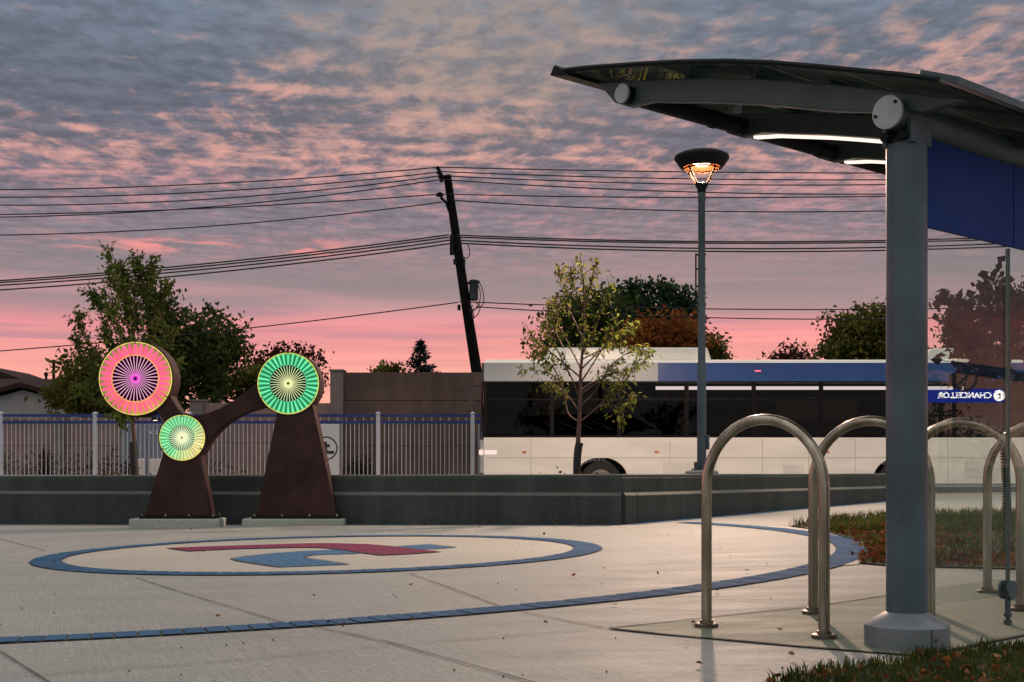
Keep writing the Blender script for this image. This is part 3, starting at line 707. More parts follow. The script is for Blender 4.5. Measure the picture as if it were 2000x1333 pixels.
# ================================================================== BIKE RACKS
rk = None
rd = Vector((0.716, -0.698, 0)).normalized()
L1, L4 = G(1380, 1226), G(1928.6, 1159)
rlabels = ['stainless steel hoop bike rack left of the shelter post, nearest and seen whole', 'stainless hoop bike rack partly hidden behind the grey shelter post',
           'stainless hoop bike rack whose arch is seen through the glass panel right of the post', 'farthest stainless hoop bike rack, cut by the right edge behind the glass joint']
rw = 0.618
for i in range(4):
    p = L1.lerp(L4, i / 3.0); p.z = gz(p.x)
    if rk is None:
        rk = thing('bike_rack', rlabels[0], 'bike rack', p, 'hoop bike racks in a row'); r = rk
        a, e = p.copy(), p + rd * rw; top = gz(p.x) + .965 - rw / 2
        e.z = gz(e.x); mid = p + rd * rw / 2
        pts = [a] + [Vector((a.x, a.y, a.z + (top - a.z) * k)) for k in (.3, .6, .9)]
        for k in range(25):
            t = math.pi * (1 - k / 24); v = mid + rd * (math.cos(t) * rw / 2); pts.append(Vector((v.x, v.y, top + math.sin(t) * rw / 2)))
        pts += [Vector((e.x, e.y, e.z + (top - e.z) * k)) for k in (.9, .6, .3)] + [e]
        MB().tube(pts, .0245, 20).build('hoop', M_STAINL, rk)
        for q in (a, e):
            fb = MB(); fb.lathe(q, [(.055, .004), (.055, .018), (.050, .021), (.033, .022), (.031, .036), (.025, .037)], 24); fl = fb.build('foot_flange', mat('dull flange steel', (.13, .105, .08), .45, .8, var=.3, vscale=20), rk)
    else:
        r = rk.copy(); C.objects.link(r); r.location = p; r['label'] = rlabels[i]
        for ch in rk.children:
            c = ch.copy(); C.objects.link(c); c.parent = r

# ================================================================== STREET LAMP
def street_lamp(base, sc_, label, group, yaw=0.0):
    t = thing('street_lamp', label, 'lamp', base, group); zb = base.z; x, y = base.x, base.y; k = sc_
    MB().lathe((x, y, zb), [(.24*k, -.3), (.24*k, .02*k), (.2*k, .035*k)], 28).build('footing', M_CURB, t)
    b = MB(); b.box((x - .13*k, y - .13*k, zb + .035*k), (x + .13*k, y + .13*k, zb + .06*k))
    for q in range(4):
        d = Vector((math.cos(q * math.pi / 2 + .78), math.sin(q * math.pi / 2 + .78), 0)) * .08 * k
        b.obox(Vector((x, y, zb + .06*k)) + d * .8, d * .75, Vector((-d.y, d.x, 0)) * .25, Vector((0, 0, .10*k)))
    b.build('base_plate', M_STEELP, t, smooth=False)
    MB().lathe((x, y, zb), [(.068*k, .06*k), (.066*k, 1.0*k), (.064*k, 1.6*k), (.055*k, 1.62*k), (.052*k, 3.95*k), (.058*k, 3.96*k), (.058*k, 4.08*k)], 24).build('pole', M_STEELP, t)
    b = MB(); b.box((x + .065*k, y - .04*k, zb + .34*k), (x + .11*k, y + .04*k, zb + .55*k)); b.build('socket_box', M_STEELP, t, bevel=.008)
    b = MB(); b.tube([(x - .085*k, y, zb + 2.45*k), (x - .085*k, y, zb + 3.2*k)], .012*k, 8)
    for z in (2.47, 2.72, 2.97, 3.18): b.tube([(x - .095*k, y, zb + z*k), (x + .062*k, y, zb + z*k)], .013*k, 8)
    b.build('banner_bracket', M_DARKST, t)
    z1 = zb + 4.08*k
    MB().lathe((x, y, z1), [(.058*k, 0), (.06*k, .04*k), (.095*k, .12*k), (.098*k, .135*k), (.08*k, .14*k)], 24).build('neck', M_DARKST, t)
    hd = MB(); hd.lathe((x, y, z1), [(.01*k, .53*k), (.16*k, .525*k), (.262*k, .46*k), (.268*k, .372*k), (.30*k, .36*k), (.395*k, .49*k), (.40*k, .515*k), (.385*k, .545*k), (.30*k, .585*k), (.15*k, .605*k), (.01*k, .61*k)], 48)
    h = hd.build('lamp_head', M_DARKST, t, angle=50)
    b = MB(); b.lathe((x, y, z1), [(.24*k, .352*k), (.25*k, .342*k), (.262*k, .352*k), (.255*k, .365*k), (.24*k, .352*k)], 40, cap=False); b.build('reflector_ring', mat('lamp ring', (.02, .009, .004), .8, spec=0.05), h)
    b = MB()
    for q in range(4):
        a_ = q * math.pi / 2 + yaw; d = Vector((math.cos(a_), math.sin(a_), 0)); n = Vector((-d.y, d.x, 0))
        p0, p1 = Vector((x, y, z1 + .125*k)) + d * .078*k, Vector((x, y, z1 + .36*k)) + d * .25*k
        b.obox(p0 - n * .011*k, p1 - p0, n * .022*k, d * .035*k)
    b.build('ribs', mat('lamp rib paint', (.006, .0034, .0022), .9, spec=0.02), h, smooth=False)
    MB().lathe((x, y, z1), [(.03*k, .40*k), (.11*k, .41*k), (.135*k, .45*k), (.11*k, .49*k), (.03*k, .495*k)], 20).build('bulb', emat('sodium bulb', (1.0, 0.68, 0.40), 16.0), h)
    MB().lathe((x, y, z1), [(.262*k, .376*k), (.25*k, .45*k), (.16*k, .505*k), (.01*k, .51*k)], 32, cap=False).build('reflector', mat('lamp reflector', (.50, .19, .07), .4, .2), h)
    li = bpy.data.lights.new('lamp_light', 'SPOT'); li.spot_size = R(168); li.spot_blend = .12; lo = bpy.data.objects.new('lamp_light', li); C.objects.link(lo)
    li.energy = 3500 * k; li.color = (1.0, .68, .49); li.shadow_soft_size = .10; lo.parent = h; lo.location = (0, 0, z1 - zb + .37*k)
    return t
LD = 18.7
lb = at(1370.5, 924, LD)
street_lamp(lb, (at(1367, 360, LD).z - lb.z) / 4.21, 'tall grey street lamp with a lit orange funnel head, standing on the planter', 'street lamps', yaw=R(40))

# ================================================================== BUS
YB = 29.4; kb = F / YB
bx = lambda px: (px - 1000) / kb
bz = lambda py: H - (py - 910) / kb
X0, X1, BW = bx(945), bx(2000), 2.6
bus = thing('city_bus', 'white and blue city bus with a dark window band standing behind the planter', 'bus', ((X0 + X1) / 2, YB + BW / 2, -0.08))
zs, zw0, zw1, zc0, zc1, zr1 = bz(945), bz(855), bz(748), bz(745), bz(709), bz(702)
wheels = (X0 + 2.75, X0 + 9.75)
def bus_side(y, sgn):
    # lower panel with round wheel arches
    pts = [(X0 + .12, zs), ]
    for wx in wheels:
        pts += [(wx - .62, zs)] + [(wx - .62 * math.cos(a), zs + .12 + .50 * math.sin(a)) for a in np.linspace(0.0, math.pi, 15)] + [(wx + .62, zs)]
    pts += [(X1 - .10, zs), (X1, zs + .15), (X1, zw0), (X0, zw0), (X0, zs + .25)]
    m = MB(); m.prism([(x, y, z) for x, z in pts], (0, .05 * sgn, 0)); return m
bus_side(YB, 1).build('lower_panel', M_BUSW, bus, smooth=False); bus_side(YB + BW, -1).build('lower_panel', M_BUSW, bus, smooth=False)
m = MB(); m.box((X0 + .1, YB + .08, zs), (X1 - .1, YB + BW - .08, zs + .12)); m.build('chassis', M_BLACK, bus, smooth=False)
m = MB(); m.box((X0 + .1, YB + .12, zw0 - .25), (X1 - .1, YB + BW - .12, zw0 - .2)); m.build('interior_floor', M_BLACK, bus, smooth=False)
m = MB(); m.box((X0, YB + .002, zw0 + .003), (X1, YB + .03, zw0 + .05)); m.build('belt_trim', M_FRAME, bus, smooth=False)
M_SEAM = mat('bus seam', (.36, .35, .32), .7)
for i, x in enumerate(np.linspace(X0 + 1.1, X1 - .7, 11)):
    if min(abs(x - w_) for w_ in wheels) > .72: MB().box((x - .006, YB - .002, zs + .03), (x + .006, YB + .001, zw0 - .02)).build('panel_seam', M_SEAM, bus, smooth=False)
MB().box((X0 + .05, YB - .006, zs + .60), (X1 - .05, YB + .001, zs + .63)).build('rub_rail', mat('rub rail', (.58, .56, .52), .5), bus, smooth=False)
for x0_, x1_, z0_, z1_ in ((X0 + 4.2, X0 + 4.9, zs + .12, zs + .5), (X1 - 1.4, X1 - .35, zs + .12, zs + .55), (X0 + 7.0, X0 + 7.5, zs + .12, zs + .45)):
    m = MB(); m.box((x0_, YB - .004, z0_), (x1_, YB + .001, z1_)); hp = m.build('hatch', mat('bus hatch paint', (.66, .645, .60), .35, var=.06), bus, smooth=False, bevel=.006)
for x in (X0 + .9, X0 + 4.0, X0 + 8.0, X1 - .4): MB().box((x, YB - .012, zs + .72), (x + .10, YB - .001, zs + .76)).build('side_reflector', mat('amber reflector', (.5, .12, .02), .3), bus, smooth=False)
# window band: glass panes between black pillars
nb = 8; L = X1 - X0; xs = [X0 + .02 + (L - .04) * i / nb for i in range(nb + 1)]
for yy, sg in ((YB, 1), (YB + BW, -1)):
    for i in range(nb):
        y0, y1 = (yy + .012, yy + .02) if sg > 0 else (yy - .02, yy - .012)
        m = MB(); m.box((xs[i] + .05, y0, zw0 + .07), (xs[i+1] - .05, y1, zw1 - .01)); w_ = m.build('window', M_BUSGL, bus, smooth=False)
        m = MB(); zt = zw0 + (zw1 - zw0) * .68
        ya, yb_ = (yy + .004, yy + .011) if sg > 0 else (yy - .011, yy - .004)
        m.box((xs[i] + .05, ya, zt), (xs[i+1] - .05, yb_, zt + .035)); m.build('transom', M_FRAME, w_, smooth=False)
    m = MB()
    for x in xs:
        y0, y1 = (yy + .001, yy + .05) if sg > 0 else (yy - .05, yy - .001)
        m.box((max(X0, x - .05), y0, zw0 + .05), (min(X1, x + .05), y1, zw1))
    m.box((X0, yy + (.001 if sg > 0 else -.05), zw1 - .001), (X1, yy + (.05 if sg > 0 else -.001), zc0)); m.build('window_pillars', M_FRAME, bus, smooth=False)
# dark interior: seats, ceiling, lit ceiling strip
m = MB()
for i in range(14):
    x = X0 + 1.6 + i * .72
    for y0 in (YB + .25, YB + BW - 1.1): m.box((x, y0, zw0 - .2), (x + .10, y0 + .85, zw0 + .42))
m.build('seats', mat('bus seat fabric', (.02, .02, .035), .9), bus, smooth=False)
m = MB(); m.box((X0 + .05, YB + .06, zc0 + .01), (X1 - .05, YB + BW - .06, zc0 + .05)); m.build('ceiling', mat('bus ceiling', (.05, .05, .05), .8), bus, smooth=False)
m = MB(); m.box((bx(1282), YB + .10, bz(761)), (bx(1885), YB + .14, bz(754.5))); m.build('interior_light', emat('bus interior lamp', (1.0, .80, .66), 16), bus, smooth=False)
m = MB(); m.box((bx(1560), YB + BW - .10, zw0 + .5), (bx(1735), YB + BW - .09, zw0 + 1.0)); m.build('notice_board', mat('notice panel', (.42, .30, .24), .7), bus, smooth=False)
# cantrail: pale at the front, blue behind; roof
m = MB(); m.box((X0, YB - .004, zc0), (bx(1285), YB + .05, zc1)); m.build('front_cantrail', M_BUSG, bus, smooth=False)
m = MB(); m.box((bx(1285) + .002, YB - .004, zc0), (X1, YB + .05, zc1)); m.build('cantrail', M_BUSB, bus, smooth=False)
m = MB(); m.box((X0, YB + BW - .05, zc0), (X1, YB + BW, zc1)); m.build('far_cantrail', M_BUSB, bus, smooth=False)
m = MB(); prof = [(YB, zc1), (YB + .03, zr1 - .03), (YB + .14, zr1), (YB + BW - .14, zr1), (YB + BW - .03, zr1 - .03), (YB + BW, zc1)]
m.prism([(X0 + .02, y, z) for y, z in prof], (X1 - X0 - .04, 0, 0)); m.build('roof', M_BUSW, bus, angle=50)
for p0, p1, y0 in ((1060, 1396, 675.5), (1818, 1922, 677)):
    m = MB(); m.prism([(bx(p0), YB + .45, zr1 + .002), (bx(p0) + .18, YB + .45, bz(y0)), (bx(p1) - .10, YB + .45, bz(y0)), (bx(p1), YB + .45, zr1 + .002)], (0, 1.7, 0)); m.build('roof_unit', M_BUSW, bus, bevel=.04, smooth=False)
# front and rear ends
m = MB(); m.prism([(X0, YB + .051, zs + .25), (X0 - .10, YB + .25, zs + .25), (X0 - .12, YB + BW / 2, zs + .25), (X0 - .10, YB + BW - .25, zs + .25), (X0, YB + BW - .051, zs + .25)], (0, 0, zw0 - zs - .3)); m.build('front_panel', M_BUSW, bus)
m = MB(); m.prism([(X0, YB + .051, zw0 - .05), (X0 - .10, YB + .25, zw0 - .05), (X0 - .12, YB + BW / 2, zw0 - .05), (X0 - .10, YB + BW - .25, zw0 - .05), (X0, YB + BW - .051, zw0 - .05)], (.06, 0, zc0 - zw0 + .05)); m.build('windscreen', mat('windscreen glass', (.01, .01, .012), .08), bus)
m = MB(); m.box((X0 - .05, YB + .051, zc0 + .002), (X0 + .001, YB + BW - .051, zc1)); m.build('destination_box', M_BLACK, bus, smooth=False)
m = MB(); m.box((X1 - .05, YB + .051, zs + .12), (X1 - .004, YB + BW - .051, zc1 - .002)); m.build('rear_panel', M_BUSW, bus, smooth=False)
for y0 in (YB + .03, YB + BW - .48):
    m = MB(); m.box((X0 - .115, y0, bz(889)), (X0 - .03, y0 + .45, bz(879))); m.build('headlight', emat('headlamp glow', (1.0, .70, .62), 1.0), bus, bevel=.02)
m = MB(); m.box((X0 + .02, YB - .006, bz(888)), (X0 + .30, YB + .001, bz(880))); m.build('side_lamp', emat('headlamp glow', (1.0, .70, .62), 1.0), bus)
m = MB(); m.box((bx(1474), YB - .012, bz(726.5)), (bx(1486), YB - .003, bz(723.5))); m.build('marker_lamp', emat('marker glow', (1.0, .15, .25), 1.2), bus)
for wx in wheels:
    for y0, y1 in ((YB + .05, YB + .35), (YB + BW - .35, YB + BW - .05)):
        m = MB(); zz = -.08 + .48; m.lathe((wx, y0, zz), [(.30, 0), (.44, 0), (.48, .03), (.48, y1 - y0 - .03), (.44, y1 - y0), (.30, y1 - y0)], 32, axis='y'); wh = m.build('wheel', M_RUBBER, bus)
        m = MB(); m.lathe((wx, y0 - .004 if y0 < YB + 1 else y1 - .001, zz), [(.05, 0), (.12, .002), (.27, .003), (.29, .005)], 24, axis='y'); m.build('rim', mat('wheel rim', (.10, .10, .10), .4, .6), wh)
m = MB(); m.tube([(X0 + .02, YB + .03, zw1 - .1), (X0 - .25, YB - .08, zw1 - .05), (X0 - .28, YB - .1, zw1 - .25)], .02, 8); m.box((X0 - .36, YB - .2, zw1 - .65), (X0 - .24, YB - .02, zw1 - .22)); m.build('mirror', M_BLACK, bus)

# ================================================================== FENCE, SIGN, CABINET, WALLS
YF = 36.0; kf = F / YF
fx = lambda px: (px - 1000) / kf
fz = lambda py: H - (py - 910) / kf
MB().box((fx(-420), YF - .15, .10), (fx(1760), YF + .15, fz(933.5))).build('fence_plinth', M_CURB, bevel=.02, smooth=False, label='long pale concrete plinth under the white picket fence', cat='plinth')
fence = thing('picket_fence', 'white metal picket fence with two blue top rails along the far side of the road', 'fence', (fx(700), YF, fz(933.5)))
posts = [2 + 184.2 * i for i in range(-2, 10)]
for x in posts:
    m = MB(); m.box((fx(x) - .055, YF - .055, fz(933.4)), (fx(x) + .055, YF + .055, fz(809)))
    m.prism([(fx(x) - .07, YF - .07, fz(809)), (fx(x) + .07, YF - .07, fz(809)), (fx(x) + .07, YF + .07, fz(809)), (fx(x) - .07, YF + .07, fz(809))], (0, 0, .03))
    m.add([(fx(x) - .06, YF - .06, fz(809) + .031), (fx(x) + .06, YF - .06, fz(809) + .031), (fx(x) + .06, YF + .06, fz(809) + .031), (fx(x) - .06, YF + .06, fz(809) + .031), (fx(x), YF, fz(809) + .07)], [(0,1,4),(1,2,4),(2,3,4),(3,0,4)])
    m.build('post', M_WHITEP, fence, smooth=False)
for x0, x1 in zip(posts, posts[1:]):
    a, c = fx(x0) + .056, fx(x1) - .056
    for y in (812, 825):
        m = MB(); m.box((a, YF - .025, fz(y + 2.7)), (c, YF + .025, fz(y - 2.7))); m.build('top_rail', M_BLUEP, fence, smooth=False)
    m = MB(); m.box((a, YF - .022, fz(931.5)), (c, YF + .022, fz(928))); m.build('bottom_rail', M_WHITEP, fence, smooth=False)
    m = MB(); n = 21
    for i in range(1, n):
        x = a + (c - a) * i / n
        top = 814.8 if i % 2 == 0 else 827.8
        m.box((x - .0095, YF - .0095, fz(927.9)), (x + .0095, YF + .0095, fz(827.8)))
        if i % 2 == 0: m.box((x - .0095, YF - .0095, fz(822.2)), (x + .0095, YF + .0095, fz(814.8)))
    m.build('picket_panel', M_WHITEP, fence, smooth=False)
sg = thing('fence_sign', 'white panel with a black letter t in a circle mounted on the picket fence', 'sign', (fx(637), YF - .06, fz(932)))
m = MB(); m.box((fx(611), YF - .062, fz(932)), (fx(663.5), YF - .04, fz(828.5))); m.build('panel', mat('sign white', (.62, .62, .62), .5, var=.05), sg, smooth=False)
M_INK = mat('black sign vinyl', (.012, .012, .014), .5)
m = MB(); n = 48; cx, cz = fx(637), fz(876)
for rr in (23.2 / kf, 20.6 / kf):
    m.v += [(cx + rr * math.cos(2 * math.pi * i / n), YF - .066, cz + rr * math.sin(2 * math.pi * i / n)) for i in range(n)]
for i in range(n): m.f.append((i, (i + 1) % n, (i + 1) % n + n, i + n))
m.build('circle_mark', M_INK, sg, smooth=False)
def tmark(px, py, s, y):       # blocky lower-case t
    return [(fx(px + a * s), y, fz(py + b_ * s)) for a, b_ in ((-.30,-.62),(.12,-.62),(.12,-.34),(.42,-.34),(.42,-.06),(.12,-.06),(.12,.20),(.22,.32),(.86,.32),(.86,.62),(.10,.62),(-.16,.54),(-.30,.30),(-.30,-.06),(-.62,-.06),(-.62,-.34),(-.30,-.34))]
m = MB(); m.prism(tmark(637, 875, 19, YF - .068), (0, .004, 0)); m.build('letter_mark', M_INK, sg, smooth=False)

YC = 37.6; kc = F / YC
qx = lambda px: (px - 1000) / kc
qz = lambda py: H - (py - 910) / kc
cab = thing('utility_cabinet', 'grey steel electrical cabinet with louvred doors behind the white picket fence', 'cabinet', (qx(300), YC, .17))
m = MB(); m.box((qx(236), YC, .17), (qx(372), YC + .9, qz(826))); m.build('body', mat('cabinet paint', (.20, .22, .26), .5, var=.08), cab, bevel=.02, smooth=False)
for p0, p1 in ((238, 262), (264, 288), (290, 328), (330, 370)):
    m = MB(); m.box((qx(p0), YC - .02, .25), (qx(p1), YC - .001, qz(829))); d_ = m.build('door', mat('cabinet door', (.22, .24, .285), .5, var=.1), cab, bevel=.008, smooth=False)
    m = MB(); m.box((qx(p0 + 3), YC - .04, qz(888)), (qx(p0 + 6), YC - .021, qz(885.5))); m.box((qx(p0 + 3), YC - .04, qz(843)), (qx(p0 + 6), YC - .021, qz(840.5))); m.build('hinges', M_STAINL, d_, smooth=False)
    if p0 > 262:
        m = MB()
        for i in range(10):
            z = qz(929 - i * 3.4); m.prism([(qx(p0 + 3), YC - .022, z), (qx(p0 + 3), YC - .045, z - .02), (qx(p0 + 3), YC - .022, z + .03)], (qx(p1 - 4) - qx(p0 + 3), 0, 0))
        m.build('louvres', mat('louvre metal', (.85, .74, .66), .35), d_, smooth=False)
m = MB(); m.box((qx(293), YC - .034, qz(848.5)), (qx(319), YC - .0215, qz(841.5))); pt_ = m.build('number_plate', mat('plate white', (.7, .66, .62), .5), cab, smooth=False)
text('lettering', 'MP 72', .10, M_INK, Matrix.Translation((qx(306), YC - .036, qz(845))) @ Matrix.Rotation(R(90), 4, 'X'), cab, .001)
wl = thing('wall_light', 'small lit bulkhead lamp on the sound wall beside the cabinet', 'lamp', at(304, 821, 40.8))
m = MB(); p = at(304, 821, 40.8); m.box((p.x - .12, p.y - .02, p.z - .06), (p.x + .12, p.y + .16, p.z + .16)); m.build('housing', M_DARKST, wl, bevel=.02)
m = MB(); m.lathe(p + Vector((0, -.06, -.11)), [(.02, 0), (.08, .02), (.09, .06), (.06, .10), (.02, .11)], 16); m.build('bulb', emat('bulkhead glow', (1.0, .62, .42), 2.4), wl)

YW = 41.0; kw = F / YW
wx_ = lambda px: (px - 1000) / kw
wz = lambda py: H - (py - 910) / kw
def sound_wall(label, x0, x1, ytop, pillars, joints, wm_=M_SOUND):
    t = thing('sound_wall', label, 'wall', (wx_((x0 + x1) / 2), YW, .1), 'concrete sound walls')
    zs_ = [.05] + sorted(wz(j) for j in joints) + [wz(ytop)]
    for z0, z1 in zip(zs_, zs_[1:]):
        m = MB(); m.box((wx_(x0), YW + .02, z0 + .012), (wx_(x1), YW + .30, z1 - .012)); m.build('wall_panel', wm_, t, smooth=False, bevel=.015)
    m = MB(); m.box((wx_(x0), YW + .05, .05), (wx_(x1), YW + .26, wz(ytop) - .03)); m.build('core', wm_, t, smooth=False)
    for p0, p1, yt in pillars:
        m = MB(); m.box((wx_(p0), YW - .16, .05), (wx_(p1), YW + .42, wz(yt))); pi_ = m.build('pillar', M_SOUNDP, t, smooth=False, bevel=.02)
        m = MB(); m.box((wx_(p0) - .04, YW - .20, wz(yt) + .001), (wx_(p1) + .04, YW + .46, wz(yt) + .06)); m.build('pillar_cap', M_SOUNDP, pi_, smooth=False, bevel=.015)
sound_wall('tall brown concrete sound wall right of the sculpture, partly behind the bus', 646, 2500, 727, [(646, 671, 726), (1180, 1206, 726), (1714, 1740, 726), (2248, 2274, 726)], [783, 872])
sound_wall('mid-height concrete sound wall behind the sculpture arm, left of the tall wall', 373, 645, 787, [(373, 398, 785)], [866], M_SOUNDLIT)
sound_wall('low lamp-lit pinkish concrete sound wall behind the left end of the fence', -330, 372, 815.5, [(104, 126, 813), (-140, -118, 813)], [871], M_SOUNDLIT)

# ---- house
YH = 56.0; kh = F / YH
hx = lambda px: (px - 1000) / kh
hz = lambda py: H - (py - 910) / kh
hs = thing('house', 'low house with brown shingle roof and pale siding at the far left', 'house', (hx(0), YH, -.3))
M_SID = mat('pale siding', (.34, .32, .33), .7, var=.08, vscale=2)
M_SHING = mat('brown shingles', (.045, .024, .023), .95, spec=.1, var=.35, vscale=9, stretch=(.5, 1, 3), bump=.4)
m = MB(); m.box((hx(-420), YH + .5, -.3), (hx(132), YH + 7.5, hz(762))); m.build('wall', M_SID, hs, smooth=False)
m = MB(); m.prism([(hx(-440), YH, hz(763)), (hx(-440), YH + 4, hz(733) + .10), (hx(-440), YH + 8, hz(763)), (hx(-440), YH + 8, hz(763) - .12), (hx(-440), YH, hz(763) - .12)], (hx(140) - hx(-440), 0, 0)); m.build('roof', M_SHING, hs, smooth=False)
g = MB(); ga = [(hx(-80), hz(812)), (hx(96), hz(765)), (hx(272), hz(812))]
g.prism([(x, YH - 3, z - .12) for x, z in ga] + [(hx(272), YH - 3, -.3), (hx(-80), YH - 3, -.3)], (0, 3.4, 0)); wing = g.build('gable_wall', M_SID, hs, smooth=False)
m = MB()
for i in range(12): m.box((hx(-60), YH - 3.02, -.2 + i * .22), (hx(250), YH - 3.001, -.185 + i * .22)) if -.2 + i * .22 < hz(800) else None
m.build('siding_laps', mat('siding shade line', (.20, .19, .20), .8), wing, smooth=False)
g = MB(); g.prism([(ga[0][0] - .5, YH - 3.35, ga[0][1] - .22), (ga[1][0], YH - 3.35, ga[1][1] - .0), (ga[2][0] + .5, YH - 3.35, ga[2][1] - .22), (ga[2][0] + .5, YH - 3.35, ga[2][1] - .04), (ga[1][0], YH - 3.35, ga[1][1] + .2), (ga[0][0] - .5, YH - 3.35, ga[0][1] - .04)], (0, 3.6, 0)); g.build('gable_roof', M_SHING, hs, smooth=False)
for px, y0, y1, r_ in ((41, 735, 696, .07), (25, 735, 722, .06)):
    m = MB(); m.lathe((hx(px), YH + 4, 0), [(r_, hz(y0) - .3), (r_, hz(y1)), (r_ * 1.6, hz(y1) + .02), (r_ * 1.6, hz(y1) + .14), (r_ * .6, hz(y1) + .18)], 16); m.build('chimney_pipe', M_DARKST, hs)
m = MB(); m.box((hx(4), YH + .36, hz(806)), (hx(9), YH + .44, hz(764))); m.build('downpipe', M_WHITEP, hs, smooth=False)
h2 = thing('house', 'dark peak of a second house just above the brown roof', 'house', (hx(-100), YH + 22, -.3))
m = MB(); a_ = at(-160, 745, YH + 22); c_ = at(-40, 712, YH + 22); d_ = at(40, 740, YH + 22); m.prism([a_, c_, d_, (d_.x, d_.y, -.3), (a_.x, a_.y, -.3)], (0, 8, 0)); m.build('roof', M_SHING, h2, smooth=False)

# ================================================================== UTILITY POLE AND WIRES
YP = 44.0; kp = F / YP
ux = lambda px: (px - 1000) / kp
uz = lambda py: H - (py - 910) / kp
up_ = thing('utility_pole', 'leaning dark wooden utility pole carrying a transformer and many wires', 'utility pole', (ux(966), YP, .0))
MB().tube([(ux(968), YP, -.3), (ux(930), YP, uz(720)), (ux(902), YP, uz(540)), (ux(873.5), YP, uz(343))], [.21, .19, .165, .135], 16).build('pole', M_WOODP, up_)
m = MB(); m.tube([(ux(866), YP - .05, uz(352)), (ux(856), YP - .25, uz(331))], .06, 8)
for px, py in ((856, 329), (858, 338), (860, 346), (863, 353)): m.lathe((ux(px), YP - .22, uz(py) - .06), [(.03, -.05), (.08, -.03), (.08, 0), (.04, .02), (.08, .04), (.03, .08)], 10)
m.build('insulator_bracket', M_DARKST, up_); m = MB()
m.tube([(ux(877), YP, uz(412)), (ux(872), YP - .15, uz(398)), (ux(862), YP - .3, uz(390))], .05, 8); m.lathe((ux(860), YP - .3, uz(385)), [(.05, -.06), (.13, -.04), (.13, 0), (.06, .02), (.12, .05), (.04, .1)], 12)
m.build('insulator_bracket', M_DARKST, up_)
m = MB(); m.box((ux(879), YP - .2, uz(500)), (ux(887), YP - .10, uz(460))); m.build('rack_bracket', M_DARKST, up_, smooth=False)
for a_, c_ in (((886, 518), (893, 508)), ((904, 525), (909, 507)), ((894, 607), (900, 597))): MB().box((ux(a_[0]), YP - .24, uz(a_[1])), (ux(c_[0]), YP - .05, uz(c_[1]))).build('bracket', M_DARKST, up_, smooth=False)
m = MB(); m.lathe((ux(925.5), YP - .1, 0), [(.12, uz(588)), (.155, uz(586)), (.155, uz(553)), (.165, uz(552)), (.165, uz(549)), (.08, uz(547))], 20); tr = m.build('transformer', mat('transformer paint', (.02, .03, .04), .4, var=.2), up_)
m = MB(); m.box((ux(905), YP - .12, uz(556)), (ux(924), YP - .02, uz(552))); m.box((ux(907), YP - .12, uz(576)), (ux(924), YP - .02, uz(572))); m.tube([(ux(932), YP - .1, uz(552)), (ux(937), YP - .1, uz(552))], .05, 8); m.build('hanger', M_DARKST, tr)
def loop(pts, r=.018): return MB().tube([(ux(x), YP - .1 - .02 * i, uz(y)) for i, (x, y) in enumerate(pts)], r, 5)
m = MB()
for pl in ([(934,552),(940,560),(945,580),(943,598),(930,606),(918,610)], [(932,553),(938,572),(936,595),(922,612),(918,600)], [(905,476),(914,480),(918,496),(914,507),(906,506)], [(930,592),(938,602),(932,618),(922,624),(918,612),(924,600)], [(914,590),(922,604),(926,622),(920,626)]):
    for k in range(1):
        from itertools import chain
        q = [];  n = len(pl)
        for i in range(n - 1):
            p0, p1, p2, p3 = pl[max(i-1, 0)], pl[i], pl[i+1], pl[min(i+2, n-1)]
            for t in np.linspace(0, 1, 5)[:-1]:
                q.append(tuple(.5 * ((2*p1[j]) + (-p0[j]+p2[j])*t + (2*p0[j]-5*p1[j]+4*p2[j]-p3[j])*t*t + (-p0[j]+3*p1[j]-3*p2[j]+p3[j])*t**3) for j in (0, 1)))
        q.append(pl[-1]); loop(q).build('hanging_lead', M_WIRE, up_)
def wire(label, pts, r=.021, x0=None, x1=None):
    xs_ = np.array([p[0] for p in pts], float); ys_ = np.array([p[1] for p in pts], float)
    co = np.polyfit(xs_, ys_, min(2, len(pts) - 1))
    lo, hi = xs_.min() if x0 is None else x0, xs_.max() if x1 is None else x1
    q = [(ux(x), YP - .12, uz(np.polyval(co, x))) for x in np.linspace(lo, hi, 40)]
    MB().tube(q, r, 6).build('overhead_wire', M_WIRE, label=label, cat='wire', group='overhead wires on the leaning pole')
LW = [('topmost wire running left from the pole tip', [(0,372.5),(500,356),(857,328.5)]), ('second wire from the top running left from the pole tip', [(0,387),(500,371),(858,338)]),
      ('third wire from the top running left from the pole tip', [(0,402.5),(500,384.5),(859,345.5)]), ('fourth wire from the top, crossing another wire at the left', [(0,426),(500,398),(862,352.5)]),
      ('wire running left from the single insulator, crossing the fourth wire', [(0,421),(500,404),(861,381)]), ('single wire running left just below the insulator bracket', [(0,461),(500,436.5),(864,396.5)]),
      ('upper cable of the bundle of four running left mid-pole', [(0,549.5),(289,528),(640,490),(877,460.5)]), ('second cable of the bundle of four running left mid-pole', [(0,553),(289,532.5),(640,495),(878,465)]),
      ('third cable of the bundle of four running left mid-pole', [(0,558.5),(289,538.5),(640,501),(879,471)]), ('lowest cable of the bundle of four running left mid-pole', [(0,567.5),(289,547),(640,508),(880,478)]),
      ('lone low wire running left from the transformer towards the big trees', [(0,686),(150,676),(480,642),(895,592)])]
for l, p in LW: wire(l, p, .026 if 'cable' in l else .021, x0=-900)
